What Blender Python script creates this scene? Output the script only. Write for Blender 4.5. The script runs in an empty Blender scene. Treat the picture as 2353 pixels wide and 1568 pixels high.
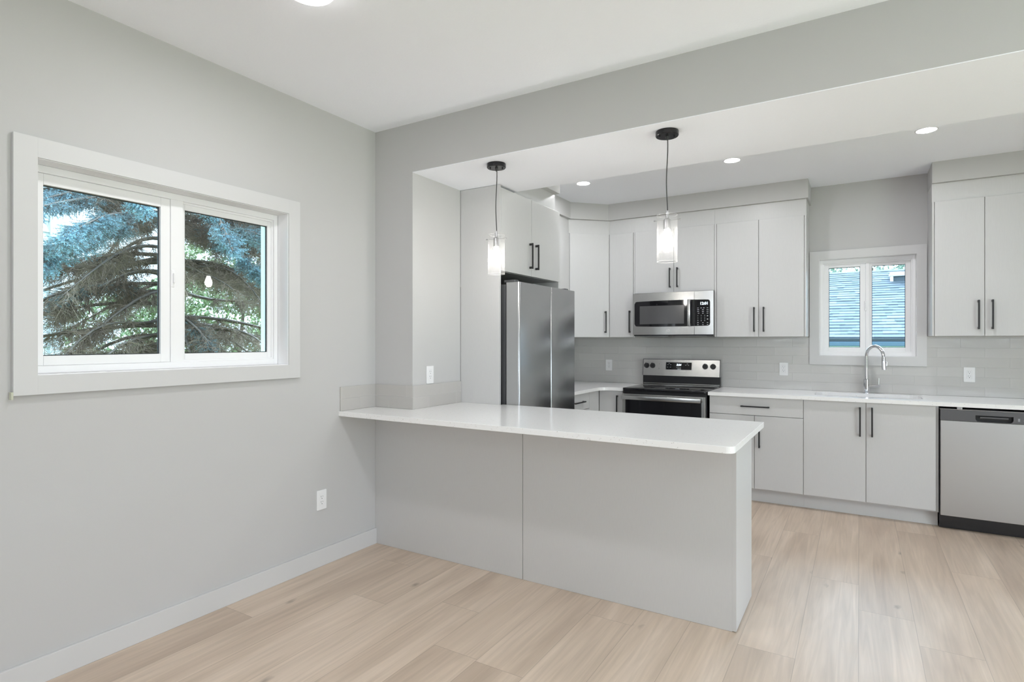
import bpy, bmesh, math, random
import numpy as np
from mathutils import Vector, Matrix
SC = bpy.context.scene
COL = SC.collection
R = math.radians

# ---------------------------------------------------------------- camera
FPX, IW, IH = 1316.0, 2353, 1568
YAW = math.atan2(797.5, FPX)
EYE = 1.352
cam = bpy.data.cameras.new('camera')
cam.sensor_width = 36.0
cam.lens = 36.0 * FPX / IW
cam.clip_start = 0.05
cam.clip_end = 200
camo = bpy.data.objects.new('camera', cam)
camo.location = (0, 0, EYE)
camo.rotation_euler = (R(90), 0, YAW)
COL.objects.link(camo)
SC.camera = camo

# ---------------------------------------------------------------- view, world, daylight
SC.view_settings.view_transform = 'Standard'
SC.view_settings.look = 'None'
SC.view_settings.gamma = 1.0
SC.view_settings.use_curve_mapping = False
SC.view_settings.exposure = 0.0
SC.cycles.max_bounces = 14
SC.cycles.diffuse_bounces = 7
SC.cycles.glossy_bounces = 5
SC.cycles.transparent_max_bounces = 24
SC.cycles.transmission_bounces = 6
SC.cycles.sample_clamp_indirect = 4.0
SC.cycles.caustics_reflective = False
SC.cycles.caustics_refractive = False
SC.cycles.use_denoising = True

w = bpy.data.worlds.new('overcast_sky')
SC.world = w
w.use_nodes = True
bg = w.node_tree.nodes['Background']
bg.inputs[0].default_value = (0.66, 0.86, 1.0, 1)
bg.inputs[1].default_value = 4.2


def area(name, loc, rot, sx, sy, power, col, shape='RECTANGLE', spread=180):
    l = bpy.data.lights.new(name, 'AREA')
    l.shape = shape
    l.size = sx
    if shape in ('RECTANGLE', 'ELLIPSE'):
        l.size_y = sy
    l.energy = power
    l.color = col
    l.spread = R(spread)
    o = bpy.data.objects.new(name, l)
    o.location = loc
    o.rotation_euler = rot
    COL.objects.link(o)
    return o


# the room is closed behind the photographer; added, unseen openings carry lights standing for daylight
RX, RY = 3.30, -3.40          # right wall and rear wall of the room
DAY = (0.93, 0.97, 1.0)
# (area lights, tilted up to brighten the ceilings like ground bounce)
area('added_daylight_patio_door', (RX + 0.30, 1.75, 1.05), (0, R(90 + 10), 0), 2.0, 2.6, 64, (0.95, 0.955, 1.0))
area('added_daylight_rear_window', (-1.325, RY - 0.30, 1.88), (R(90 + 10), 0, 0), 1.2, 0.95, 24, (0.955, 0.96, 1.0))
area('added_daylight_rear_window', (2.0, RY - 0.30, 1.88), (R(90 + 10), 0, 0), 1.75, 0.95, 28, (0.955, 0.96, 1.0))
# soft sky light from above the neighbouring roof, entering by the window over the sink
sun = bpy.data.lights.new('sky_glow', 'SUN')
sun.energy = 24.0
sun.angle = R(64)
sun.color = (0.56, 0.78, 1.0)
suno = bpy.data.objects.new('sky_glow', sun)
sd = Vector((-0.13, -1.0, -0.62))
suno.rotation_euler = sd.to_track_quat('-Z', 'Y').to_euler()
COL.objects.link(suno)
for nm, loc, rot, sx, sy in (('portal_side', (-3.01, 1.53, 1.64), (0, R(-90), 0), 0.9, 1.2),
                             ('portal_sink', (0.05, 5.90, 1.64), (R(-90), 0, 0), 0.72, 0.86)):
    p = area(nm, loc, rot, sx, sy, 1, (1, 1, 1))
    p.data.cycles.is_portal = True


# ---------------------------------------------------------------- materials
def srgb(r, g, b):
    f = lambda c: ((c / 255 + 0.055) / 1.055) ** 2.4 if c > 10 else c / 255 / 12.92
    return (f(r), f(g), f(b), 1)


def mat(name, col=(0.5, 0.5, 0.5), rough=0.5, metal=0.0, emis=None, estr=0, spec=0.5, coat=0):
    m = bpy.data.materials.new(name)
    m.use_nodes = True
    b = m.node_tree.nodes['Principled BSDF']
    b.inputs['Base Color'].default_value = tuple(col[:3]) + (1,)
    b.inputs['Roughness'].default_value = rough
    b.inputs['Metallic'].default_value = metal
    b.inputs['Specular IOR Level'].default_value = spec
    b.inputs['Coat Weight'].default_value = coat
    if emis:
        b.inputs['Emission Color'].default_value = tuple(emis[:3]) + (1,)
        b.inputs['Emission Strength'].default_value = estr
    return m


def N(m, t, **kw):
    n = m.node_tree.nodes.new(t)
    for k, v in kw.items():
        setattr(n, k, v)
    return n


def L(m, a, b):
    m.node_tree.links.new(a, b)


def bsdf(m):
    return m.node_tree.nodes['Principled BSDF']


def add_bump(m, scale, strength, dist=0.002, stretch=None, detail=3, gen='Object'):
    tc = N(m, 'ShaderNodeTexCoord')
    no = N(m, 'ShaderNodeTexNoise')
    no.inputs['Scale'].default_value = scale
    no.inputs['Detail'].default_value = detail
    src = tc.outputs[gen]
    if stretch:
        mp = N(m, 'ShaderNodeMapping')
        mp.inputs['Scale'].default_value = stretch
        L(m, src, mp.inputs[0])
        src = mp.outputs[0]
    L(m, src, no.inputs['Vector'])
    bu = N(m, 'ShaderNodeBump')
    bu.inputs['Strength'].default_value = strength
    bu.inputs['Distance'].default_value = dist
    L(m, no.outputs['Fac'], bu.inputs['Height'])
    L(m, bu.outputs[0], bsdf(m).inputs['Normal'])
    return no, bu


def vary(m, c1, c2, scale, detail=3, stretch=None, lo=0.35, hi=0.65):
    tc = N(m, 'ShaderNodeTexCoord')
    no = N(m, 'ShaderNodeTexNoise')
    no.inputs['Scale'].default_value = scale
    no.inputs['Detail'].default_value = detail
    src = tc.outputs['Object']
    if stretch:
        mp = N(m, 'ShaderNodeMapping')
        mp.inputs['Scale'].default_value = stretch
        L(m, src, mp.inputs[0])
        src = mp.outputs[0]
    L(m, src, no.inputs['Vector'])
    cr = N(m, 'ShaderNodeValToRGB')
    cr.color_ramp.elements[0].position = lo
    cr.color_ramp.elements[1].position = hi
    cr.color_ramp.elements[0].color = tuple(c1[:3]) + (1,)
    cr.color_ramp.elements[1].color = tuple(c2[:3]) + (1,)
    L(m, no.outputs['Fac'], cr.inputs[0])
    L(m, cr.outputs[0], bsdf(m).inputs['Base Color'])
    return cr


WALL = mat('wall_paint', (0.530, 0.526, 0.524), 0.85, spec=0.25)
add_bump(WALL, 260, 0.12, 0.001)
CEIL = mat('ceiling_texture', (0.915, 0.932, 0.985), 0.9, spec=0.2)
add_bump(CEIL, 110, 0.35, 0.003, detail=5)
TRIM = mat('trim_paint', (0.605, 0.603, 0.603), 0.45, spec=0.4)
VINYL = mat('window_vinyl', (0.86, 0.86, 0.87), 0.35)
CAB = mat('cabinet_foil', (0.66, 0.66, 0.648), 0.36, spec=0.4)
vary(CAB, (0.568, 0.567, 0.566), (0.582, 0.581, 0.580), 420, 2, (1, 1, 0.05))
CABIN = mat('cabinet_carcass', (0.42, 0.42, 0.41), 0.6)
DARK = mat('black_metal', (0.012, 0.012, 0.013), 0.38, spec=0.5)
GASKET = mat('black_gasket', (0.01, 0.01, 0.012), 0.5)
BLACKP = mat('black_plastic', (0.012, 0.012, 0.014), 0.3)
BGLASS = mat('black_glass', (0.008, 0.008, 0.010), 0.05, spec=0.45)
OUTW = mat('outlet_plastic', (0.82, 0.82, 0.83), 0.3)
CHROME = mat('chrome', (0.78, 0.78, 0.80), 0.07, 1.0)
NICKEL = mat('nickel', (0.45, 0.45, 0.46), 0.3, 1.0)
LEG = mat('legend_ink', (0.55, 0.57, 0.6), 0.6)
LEGD = mat('dark_ink', (0.05, 0.05, 0.05), 0.6)
DIGIT = mat('led_digits', (0.1, 0.1, 0.1), 0.5, emis=(0.75, 0.9, 1.0), estr=2.5)


def steel(name, col, rough, scale=(1, 1, 60), axis=0.10):
    m = mat(name, col, rough, 1.0)
    no, bu = add_bump(m, 14, 0.045, 0.0006, scale, 2)
    return m


STEEL = steel('brushed_steel', (0.55, 0.55, 0.54), 0.24, (1, 1, 60))
STEELD = steel('brushed_steel_door', (0.50, 0.505, 0.51), 0.33, (60, 60, 1))
STEELF = steel('fridge_steel', (0.42, 0.425, 0.43), 0.26, (60, 60, 1))
STEELS = mat('fridge_side', (0.44, 0.445, 0.45), 0.35, 0.65)
GREYD = mat('dark_grey_enamel', (0.075, 0.078, 0.082), 0.4)
STRIP = mat('dark_steel_strip', (0.12, 0.12, 0.125), 0.35, 0.7)

# quartz worktop with fine speckles
QUARTZ = mat('white_quartz', (0.78, 0.78, 0.775), 0.14, spec=0.5)
tc = N(QUARTZ, 'ShaderNodeTexCoord')
v1 = N(QUARTZ, 'ShaderNodeTexVoronoi'); v1.inputs['Scale'].default_value = 170
n1 = N(QUARTZ, 'ShaderNodeTexNoise'); n1.inputs['Scale'].default_value = 60; n1.inputs['Detail'].default_value = 2
L(QUARTZ, tc.outputs['Object'], v1.inputs['Vector']); L(QUARTZ, tc.outputs['Object'], n1.inputs['Vector'])
c1 = N(QUARTZ, 'ShaderNodeMath', operation='LESS_THAN'); c1.inputs[1].default_value = 0.24
c2 = N(QUARTZ, 'ShaderNodeMath', operation='GREATER_THAN'); c2.inputs[1].default_value = 0.60
c3 = N(QUARTZ, 'ShaderNodeMath', operation='MULTIPLY')
L(QUARTZ, v1.outputs['Distance'], c1.inputs[0]); L(QUARTZ, n1.outputs['Fac'], c2.inputs[0])
L(QUARTZ, c1.outputs[0], c3.inputs[0]); L(QUARTZ, c2.outputs[0], c3.inputs[1])
mx = N(QUARTZ, 'ShaderNodeMixRGB')
mx.inputs[1].default_value = (0.87, 0.87, 0.87, 1); mx.inputs[2].default_value = (0.50, 0.47, 0.44, 1)
L(QUARTZ, c3.outputs[0], mx.inputs[0]); L(QUARTZ, mx.outputs[0], bsdf(QUARTZ).inputs['Base Color'])


def tile_mat(name, ax, off, col, mortar):
    """glossy hand-made look subway tile, 300 x 76 mm, running bond"""
    m = mat(name, col, 0.11, spec=0.4)
    tc = N(m, 'ShaderNodeTexCoord')
    sp = N(m, 'ShaderNodeSeparateXYZ'); L(m, tc.outputs['Object'], sp.inputs[0])
    a = N(m, 'ShaderNodeMath', operation='SUBTRACT'); a.inputs[1].default_value = off
    z = N(m, 'ShaderNodeMath', operation='SUBTRACT'); z.inputs[1].default_value = 0.914
    L(m, sp.outputs[ax], a.inputs[0]); L(m, sp.outputs['Z'], z.inputs[0])
    cb = N(m, 'ShaderNodeCombineXYZ'); L(m, a.outputs[0], cb.inputs[0]); L(m, z.outputs[0], cb.inputs[1])
    br = N(m, 'ShaderNodeTexBrick')
    br.offset = 0.5
    br.inputs['Scale'].default_value = 1
    br.inputs['Brick Width'].default_value = 0.3
    br.inputs['Row Height'].default_value = 0.0766
    br.inputs['Mortar Size'].default_value = 0.0011
    br.inputs['Mortar Smooth'].default_value = 0.6
    br.inputs['Bias'].default_value = 0
    c = Vector(col)
    br.inputs['Color1'].default_value = tuple(c * 0.965) + (1,)
    br.inputs['Color2'].default_value = tuple(c * 1.035) + (1,)
    br.inputs['Mortar'].default_value = tuple(mortar) + (1,)
    L(m, cb.outputs[0], br.inputs['Vector'])
    L(m, br.outputs['Color'], bsdf(m).inputs['Base Color'])
    no = N(m, 'ShaderNodeTexNoise'); no.inputs['Scale'].default_value = 17; no.inputs['Detail'].default_value = 2.5
    L(m, tc.outputs['Object'], no.inputs['Vector'])
    b1 = N(m, 'ShaderNodeBump'); b1.inputs['Strength'].default_value = 0.16; b1.inputs['Distance'].default_value = 0.006
    L(m, no.outputs['Fac'], b1.inputs['Height'])
    b2 = N(m, 'ShaderNodeBump'); b2.inputs['Strength'].default_value = 0.8; b2.inputs['Distance'].default_value = 0.0015
    b2.invert = True
    L(m, br.outputs['Fac'], b2.inputs['Height']); L(m, b1.outputs[0], b2.inputs['Normal'])
    L(m, b2.outputs[0], bsdf(m).inputs['Normal'])
    rm = N(m, 'ShaderNodeMapRange'); rm.inputs[3].default_value = 0.12; rm.inputs[4].default_value = 0.6
    L(m, br.outputs['Fac'], rm.inputs[0]); L(m, rm.outputs[0], bsdf(m).inputs['Roughness'])
    return m


TC = (0.565, 0.558, 0.543)
TM = (0.66, 0.655, 0.64)
TILE_X = tile_mat('tile_back', 'X', 0.088, TC, TM)
TILE_Y = tile_mat('tile_side', 'Y', 0.005, TC, TM)
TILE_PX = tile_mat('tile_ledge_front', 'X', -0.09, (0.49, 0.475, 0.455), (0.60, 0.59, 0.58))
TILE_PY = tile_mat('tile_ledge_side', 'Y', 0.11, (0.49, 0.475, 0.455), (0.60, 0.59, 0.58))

# thin clear pane
GLASS = bpy.data.materials.new('window_glass')
GLASS.use_nodes = True
nt = GLASS.node_tree
nt.nodes.clear()
out = nt.nodes.new('ShaderNodeOutputMaterial')
mixs = nt.nodes.new('ShaderNodeMixShader')
tr = nt.nodes.new('ShaderNodeBsdfTransparent'); tr.inputs[0].default_value = (0.95, 0.975, 0.98, 1)
gl = nt.nodes.new('ShaderNodeBsdfGlossy'); gl.inputs['Roughness'].default_value = 0.0
fr = nt.nodes.new('ShaderNodeFresnel'); fr.inputs[0].default_value = 1.45
nt.links.new(fr.outputs[0], mixs.inputs[0]); nt.links.new(tr.outputs[0], mixs.inputs[1])
nt.links.new(gl.outputs[0], mixs.inputs[2]); nt.links.new(mixs.outputs[0], out.inputs[0])

# frosted pendant glass: opacity cut around the bulb to curb its glow, raised below
FROST = bpy.data.materials.new('frosted_glass')
FROST.use_nodes = True
nt = FROST.node_tree
nt.nodes.clear()
out = nt.nodes.new('ShaderNodeOutputMaterial')
m1 = nt.nodes.new('ShaderNodeMixShader'); m2 = nt.nodes.new('ShaderNodeMixShader')
tr = nt.nodes.new('ShaderNodeBsdfTransparent'); tr.inputs[0].default_value = (0.995, 0.995, 0.995, 1)
tl = nt.nodes.new('ShaderNodeBsdfTranslucent'); tl.inputs[0].default_value = (0.9, 0.9, 0.9, 1)
gl = nt.nodes.new('ShaderNodeBsdfGlossy'); gl.inputs['Roughness'].default_value = 0.15
fr = nt.nodes.new('ShaderNodeLayerWeight'); fr.inputs[0].default_value = 0.03
tc = nt.nodes.new('ShaderNodeTexCoord'); sp = nt.nodes.new('ShaderNodeSeparateXYZ')
cr = nt.nodes.new('ShaderNodeValToRGB')
mr = nt.nodes.new('ShaderNodeMapRange')
mr.inputs[1].default_value = -0.675; mr.inputs[2].default_value = -0.43
nt.links.new(tc.outputs['Object'], sp.inputs[0]); nt.links.new(sp.outputs['Z'], mr.inputs[0])
nt.links.new(mr.outputs[0], cr.inputs[0])
e = cr.color_ramp.elements
e[0].position = 0.0; e[0].color = (1.9, 1.9, 1.9, 1)
e[1].position = 1.0; e[1].color = (0.5, 0.5, 0.5, 1)
for p_, v_ in ((0.10, 1.9), (0.26, 1.2), (0.42, 0.55), (0.62, 0.55), (0.86, 0.9)):
    q = e.new(p_); q.color = (v_, v_, v_, 1)
lw = nt.nodes.new('ShaderNodeLayerWeight'); lw.inputs[0].default_value = 0.5
pw = nt.nodes.new('ShaderNodeMath'); pw.operation = 'POWER'; pw.inputs[1].default_value = 5.0
ma = nt.nodes.new('ShaderNodeMath'); ma.operation = 'MULTIPLY_ADD'; ma.inputs[1].default_value = 0.12; ma.inputs[2].default_value = 0.016
ml = nt.nodes.new('ShaderNodeMath'); ml.operation = 'MULTIPLY'
nt.links.new(lw.outputs['Facing'], pw.inputs[0]); nt.links.new(pw.outputs[0], ma.inputs[0])
nt.links.new(cr.outputs[0], ml.inputs[0]); nt.links.new(ma.outputs[0], ml.inputs[1]); nt.links.new(ml.outputs[0], m1.inputs[0])
nt.links.new(tr.outputs[0], m1.inputs[1]); nt.links.new(tl.outputs[0], m1.inputs[2])
gm = nt.nodes.new('ShaderNodeMath'); gm.operation = 'MULTIPLY_ADD'; gm.inputs[1].default_value = 0.22; gm.inputs[2].default_value = 0.025
nt.links.new(pw.outputs[0], gm.inputs[0]); nt.links.new(gm.outputs[0], m2.inputs[0]); nt.links.new(m1.outputs[0], m2.inputs[1]); nt.links.new(gl.outputs[0], m2.inputs[2])
nt.links.new(m2.outputs[0], out.inputs[0])

RIM = bpy.data.materials.new('glass_rim')
RIM.use_nodes = True
nt = RIM.node_tree
nt.nodes.clear()
out = nt.nodes.new('ShaderNodeOutputMaterial'); m1 = nt.nodes.new('ShaderNodeMixShader'); m1.inputs[0].default_value = 0.22
m2 = nt.nodes.new('ShaderNodeMixShader'); m2.inputs[0].default_value = 0.5
tr = nt.nodes.new('ShaderNodeBsdfTransparent'); tl = nt.nodes.new('ShaderNodeBsdfTranslucent'); df = nt.nodes.new('ShaderNodeBsdfDiffuse')
df.inputs[0].default_value = (0.9, 0.9, 0.9, 1)
nt.links.new(tl.outputs[0], m2.inputs[1]); nt.links.new(df.outputs[0], m2.inputs[2])
nt.links.new(tr.outputs[0], m1.inputs[1]); nt.links.new(m2.outputs[0], m1.inputs[2]); nt.links.new(m1.outputs[0], out.inputs[0])
BULB = mat('lit_bulb', (0.9, 0.9, 0.9), 0.4, emis=(1.0, 0.955, 0.90), estr=88)
POT = mat('lit_downlight', (0.9, 0.9, 0.9), 0.4, emis=(1.0, 0.98, 0.95), estr=16)
DISC = mat('lit_disc', (0.9, 0.9, 0.9), 0.4, emis=(1.0, 0.985, 0.96), estr=14)


# ---------------------------------------------------------------- mesh helpers
def bx(bm, x0, x1, y0, y1, z0, z1, bev=0.0, seg=2):
    r = bmesh.ops.create_cube(bm, size=1.0)
    vs = r['verts']
    for v in vs:
        v.co = Vector(((x0 + x1) / 2 + v.co.x * (x1 - x0), (y0 + y1) / 2 + v.co.y * (y1 - y0),
                       (z0 + z1) / 2 + v.co.z * (z1 - z0)))
    if bev > 0:
        es = list({e for v in vs for e in v.link_edges})
        bmesh.ops.bevel(bm, geom=es, offset=bev, segments=seg, affect='EDGES', profile=0.5)
    return vs


def BX(*a, **k):
    bm = bmesh.new()
    bx(bm, *a, **k)
    return bm


def prism(bm, pts, z0, z1, bev=0.0):
    vb = [bm.verts.new((x, y, z0)) for x, y in pts]
    vt = [bm.verts.new((x, y, z1)) for x, y in pts]
    n = len(pts)
    fs = [bm.faces.new(vb[::-1]), bm.faces.new(vt)]
    for i in range(n):
        fs.append(bm.faces.new((vb[i], vb[(i + 1) % n], vt[(i + 1) % n], vt[i])))
    bmesh.ops.recalc_face_normals(bm, faces=fs)
    if bev > 0:
        es = [e for e in bm.edges if e.is_valid and (e.verts[0] in vt and e.verts[1] in vt)]
        es += [e for e in bm.edges if (e.verts[0] in vb and e.verts[1] in vb)]
        bmesh.ops.bevel(bm, geom=es, offset=bev, segments=2, affect='EDGES', profile=0.5)


def cyl(bm, p0, p1, r0, r1=None, seg=24, cap=True):
    r1 = r0 if r1 is None else r1
    p0, p1 = Vector(p0), Vector(p1)
    d = p1 - p0
    q = d.to_track_quat('Z', 'Y').to_matrix().to_4x4()
    M = Matrix.Translation((p0 + p1) / 2) @ q
    bmesh.ops.create_cone(bm, cap_ends=cap, segments=seg, radius1=r0, radius2=r1, depth=d.length, matrix=M)


def lathe(bm, prof, seg=32, c=(0, 0, 0), caps=(True, True)):
    rings = []
    for r, z in prof:
        if r < 1e-6:
            rings.append([bm.verts.new((c[0], c[1], c[2] + z))])
        else:
            rings.append([bm.verts.new((c[0] + r * math.cos(2 * math.pi * i / seg), c[1] + r * math.sin(2 * math.pi * i / seg), c[2] + z)) for i in range(seg)])
    for a, b in zip(rings, rings[1:]):
        for i in range(seg):
            j = (i + 1) % seg
            if len(a) == 1 and len(b) > 1:
                bm.faces.new((a[0], b[i], b[j]))
            elif len(b) == 1 and len(a) > 1:
                bm.faces.new((a[i], a[j], b[0]))
            elif len(a) > 1:
                bm.faces.new((a[i], a[j], b[j], b[i]))
    bmesh.ops.recalc_face_normals(bm, faces=bm.faces[:])


def tube(bm, pts, rad, seg=16, caps=True):
    pts = [Vector(p) for p in pts]
    rads = rad if isinstance(rad, (list, tuple)) else [rad] * len(pts)
    prev = None
    up = None
    for i, p in enumerate(pts):
        t = (pts[min(i + 1, len(pts) - 1)] - pts[max(i - 1, 0)]).normalized()
        if up is None:
            up = t.orthogonal().normalized()
        up = (up - t * up.dot(t)).normalized()
        s = t.cross(up)
        ring = [bm.verts.new(p + rads[i] * (math.cos(2 * math.pi * k / seg) * up + math.sin(2 * math.pi * k / seg) * s)) for k in range(seg)]
        if prev:
            for k in range(seg):
                bm.faces.new((prev[k], prev[(k + 1) % seg], ring[(k + 1) % seg], ring[k]))
        elif caps:
            bm.faces.new(ring[::-1])
        prev = ring
    if caps:
        bm.faces.new(prev)
    bmesh.ops.recalc_face_normals(bm, faces=bm.faces[:])


def obj(name, bm, m, parent=None, smooth=False, at=(0, 0, 0)):
    """link a bmesh as one mesh object; coordinates are local to the parent's frame"""
    me = bpy.data.meshes.new(name)
    bm.to_mesh(me)
    bm.free()
    me.materials.append(m)
    if smooth:
        for p in me.polygons:
            p.use_smooth = True
        me.set_sharp_from_angle(angle=R(35))
    o = bpy.data.objects.new(name, me)
    o.location = at
    COL.objects.link(o)
    if parent:
        o.parent = parent
    return o


def tag(o, label, cat, group=None):
    o['label'] = label
    o['category'] = cat
    if group:
        o['group'] = group
    return o


def thing(name, label, cat, loc, rz=0.0, group=None):
    o = bpy.data.objects.new(name, None)
    o.empty_display_size = 0.1
    o.location = loc
    o.rotation_euler = (0, 0, rz)
    COL.objects.link(o)
    return tag(o, label, cat, group)


def struct(name, bm=None, m=None, parent=None, smooth=False, loc=(0, 0, 0)):
    if bm is None:
        o = bpy.data.objects.new(name, None)
        o.location = loc
        COL.objects.link(o)
    else:
        o = obj(name, bm, m, parent, smooth)
    if parent is None:
        o['kind'] = 'structure'
    return o


def dup(root, loc, rz, label, group=None):
    def cp(o, par):
        c = o.copy()
        COL.objects.link(c)
        c.parent = par
        for ch in o.children:
            cp(ch, c)
        return c
    r = cp(root, None)
    r.location = loc
    r.rotation_euler = (0, 0, rz)
    r['label'] = label
    if group:
        r['group'] = group
    return r


def text_mesh(name, s, size, m, parent, M, extrude=0.0003, bold=0.0, shear=0.0):
    cu = bpy.data.curves.new(name, 'FONT')
    cu.body = s
    cu.size = size
    cu.align_x = 'CENTER'
    cu.align_y = 'CENTER'
    cu.extrude = extrude
    cu.offset = bold
    cu.shear = shear
    t = bpy.data.objects.new('tmp', cu)
    COL.objects.link(t)
    dg = bpy.context.evaluated_depsgraph_get()
    me = bpy.data.meshes.new_from_object(t.evaluated_get(dg))
    bpy.data.objects.remove(t)
    me.transform(M)
    me.materials.clear()
    me.materials.append(m)
    o = bpy.data.objects.new(name, me)
    COL.objects.link(o)
    o.parent = parent
    return o


FACE = Matrix.Rotation(R(90), 4, 'X')      # text reading towards local -y

# ---------------------------------------------------------------- room shell
XL = -2.77          # left wall
YH = 2.805          # header / pier / peninsula plane
YB = 5.73           # kitchen back wall
ZC = 2.748          # dining ceiling
ZK = 2.715          # kitchen ceiling
ZS = 2.435          # dropped soffit
PX, PY = -2.444, 3.318   # pier

# floor planks -----------------------------------------------------------
FLOOR = mat('oak_vinyl_plank', (0.5, 0.4, 0.3), 0.46, spec=0.45)
uv = N(FLOOR, 'ShaderNodeUVMap'); uv.uv_map = 'plank'
col = N(FLOOR, 'ShaderNodeAttribute', attribute_name='tone')
sp = N(FLOOR, 'ShaderNodeSeparateXYZ'); L(FLOOR, uv.outputs[0], sp.inputs[0])
sc_ = N(FLOOR, 'ShaderNodeSeparateColor'); L(FLOOR, col.outputs['Color'], sc_.inputs[0])
mul = N(FLOOR, 'ShaderNodeMath', operation='MULTIPLY'); mul.inputs[1].default_value = 37.0
L(FLOOR, sc_.outputs[1], mul.inputs[0])
cb = N(FLOOR, 'ShaderNodeCombineXYZ')
L(FLOOR, sp.outputs[0], cb.inputs[0]); L(FLOOR, sp.outputs[1], cb.inputs[1]); L(FLOOR, mul.outputs[0], cb.inputs[2])


def fl_noise(scale, detail, dist, sx, sy):
    mp = N(FLOOR, 'ShaderNodeMapping'); mp.inputs['Scale'].default_value = (sx, sy, 1)
    L(FLOOR, cb.outputs[0], mp.inputs[0])
    no = N(FLOOR, 'ShaderNodeTexNoise')
    no.inputs['Scale'].default_value = scale; no.inputs['Detail'].default_value = detail
    no.inputs['Distortion'].default_value = dist
    L(FLOOR, mp.outputs[0], no.inputs['Vector'])
    return no


broad = fl_noise(1.0, 3, 0.6, 5.5, 0.75)
grain = fl_noise(1.0, 7, 1.6, 30, 1.3)
fine = fl_noise(1.0, 4, 0.0, 300, 9)
base = N(FLOOR, 'ShaderNodeValToRGB')
e = base.color_ramp.elements
e[0].position = 0.30; e[0].color = (0.500, 0.395, 0.312, 1)
e[1].position = 0.72; e[1].color = (0.680, 0.560, 0.460, 1)
q = e.new(0.5); q.color = (0.600, 0.485, 0.388, 1)
ad = N(FLOOR, 'ShaderNodeMath', operation='MULTIPLY_ADD'); ad.inputs[1].default_value = 0.12
sb = N(FLOOR, 'ShaderNodeMath', operation='SUBTRACT'); sb.inputs[1].default_value = 0.5
L(FLOOR, sc_.outputs[0], sb.inputs[0]); L(FLOOR, sb.outputs[0], ad.inputs[0]); L(FLOOR, broad.outputs['Fac'], ad.inputs[2])
L(FLOOR, ad.outputs[0], base.inputs[0])
gr = N(FLOOR, 'ShaderNodeMapRange'); gr.inputs[1].default_value = 0.3; gr.inputs[2].default_value = 0.7
gr.inputs[3].default_value = 0.87; gr.inputs[4].default_value = 1.05
L(FLOOR, grain.outputs['Fac'], gr.inputs[0])
# knots: sparse dark elongated spots
kv = N(FLOOR, 'ShaderNodeTexVoronoi'); kv.inputs['Scale'].default_value = 1.0
kmp = N(FLOOR, 'ShaderNodeMapping'); kmp.inputs['Scale'].default_value = (5.2, 2.3, 1)
L(FLOOR, cb.outputs[0], kmp.inputs[0]); L(FLOOR, kmp.outputs[0], kv.inputs['Vector'])
kn = N(FLOOR, 'ShaderNodeMapRange'); kn.inputs[1].default_value = 0.02; kn.inputs[2].default_value = 0.105
kn.inputs[3].default_value = 0.62; kn.inputs[4].default_value = 1.0
kno = fl_noise(1.0, 2, 0.5, 30, 14)
kad = N(FLOOR, 'ShaderNodeMath', operation='MULTIPLY_ADD'); kad.inputs[1].default_value = 0.16
L(FLOOR, kno.outputs['Fac'], kad.inputs[0]); L(FLOOR, kv.outputs['Distance'], kad.inputs[2])
ks = N(FLOOR, 'ShaderNodeMath', operation='SUBTRACT'); ks.inputs[1].default_value = 0.07
L(FLOOR, kad.outputs[0], ks.inputs[0]); L(FLOOR, ks.outputs[0], kn.inputs[0])
mm = N(FLOOR, 'ShaderNodeMath', operation='MULTIPLY'); L(FLOOR, gr.outputs[0], mm.inputs[0]); L(FLOOR, kn.outputs[0], mm.inputs[1])
# seam darkening from attribute-free edge distance (third+fourth uv stored in 'edge')
ed = N(FLOOR, 'ShaderNodeUVMap'); ed.uv_map = 'edge'
se = N(FLOOR, 'ShaderNodeSeparateXYZ'); L(FLOOR, ed.outputs[0], se.inputs[0])


def edge_d(sock, w_):
    a = N(FLOOR, 'ShaderNodeMath', operation='SUBTRACT'); a.inputs[0].default_value = w_
    L(FLOOR, sock, a.inputs[1])
    c = N(FLOOR, 'ShaderNodeMath', operation='MINIMUM')
    L(FLOOR, sock, c.inputs[0]); L(FLOOR, a.outputs[0], c.inputs[1])
    return c.outputs[0]


dx = edge_d(se.outputs[0], 0.2305)
ab = N(FLOOR, 'ShaderNodeMath', operation='ABSOLUTE'); L(FLOOR, se.outputs[1], ab.inputs[0])
mn = N(FLOOR, 'ShaderNodeMath', operation='MINIMUM'); L(FLOOR, dx, mn.inputs[0]); L(FLOOR, ab.outputs[0], mn.inputs[1])
sm = N(FLOOR, 'ShaderNodeMapRange'); sm.inputs[1].default_value = 0.0007; sm.inputs[2].default_value = 0.0022
sm.inputs[3].default_value = 0.74; sm.inputs[4].default_value = 1.0
L(FLOOR, mn.outputs[0], sm.inputs[0])
m3 = N(FLOOR, 'ShaderNodeMath', operation='MULTIPLY'); L(FLOOR, mm.outputs[0], m3.inputs[0]); L(FLOOR, sm.outputs[0], m3.inputs[1])
vm = N(FLOOR, 'ShaderNodeVectorMath', operation='SCALE')
L(FLOOR, base.outputs[0], vm.inputs[0]); L(FLOOR, m3.outputs[0], vm.inputs['Scale'])
L(FLOOR, vm.outputs[0], bsdf(FLOOR).inputs['Base Color'])
bu = N(FLOOR, 'ShaderNodeBump'); bu.inputs['Strength'].default_value = 0.25; bu.inputs['Distance'].default_value = 0.0006
L(FLOOR, fine.outputs['Fac'], bu.inputs['Height']); L(FLOOR, bu.outputs[0], bsdf(FLOOR).inputs['Normal'])

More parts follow.
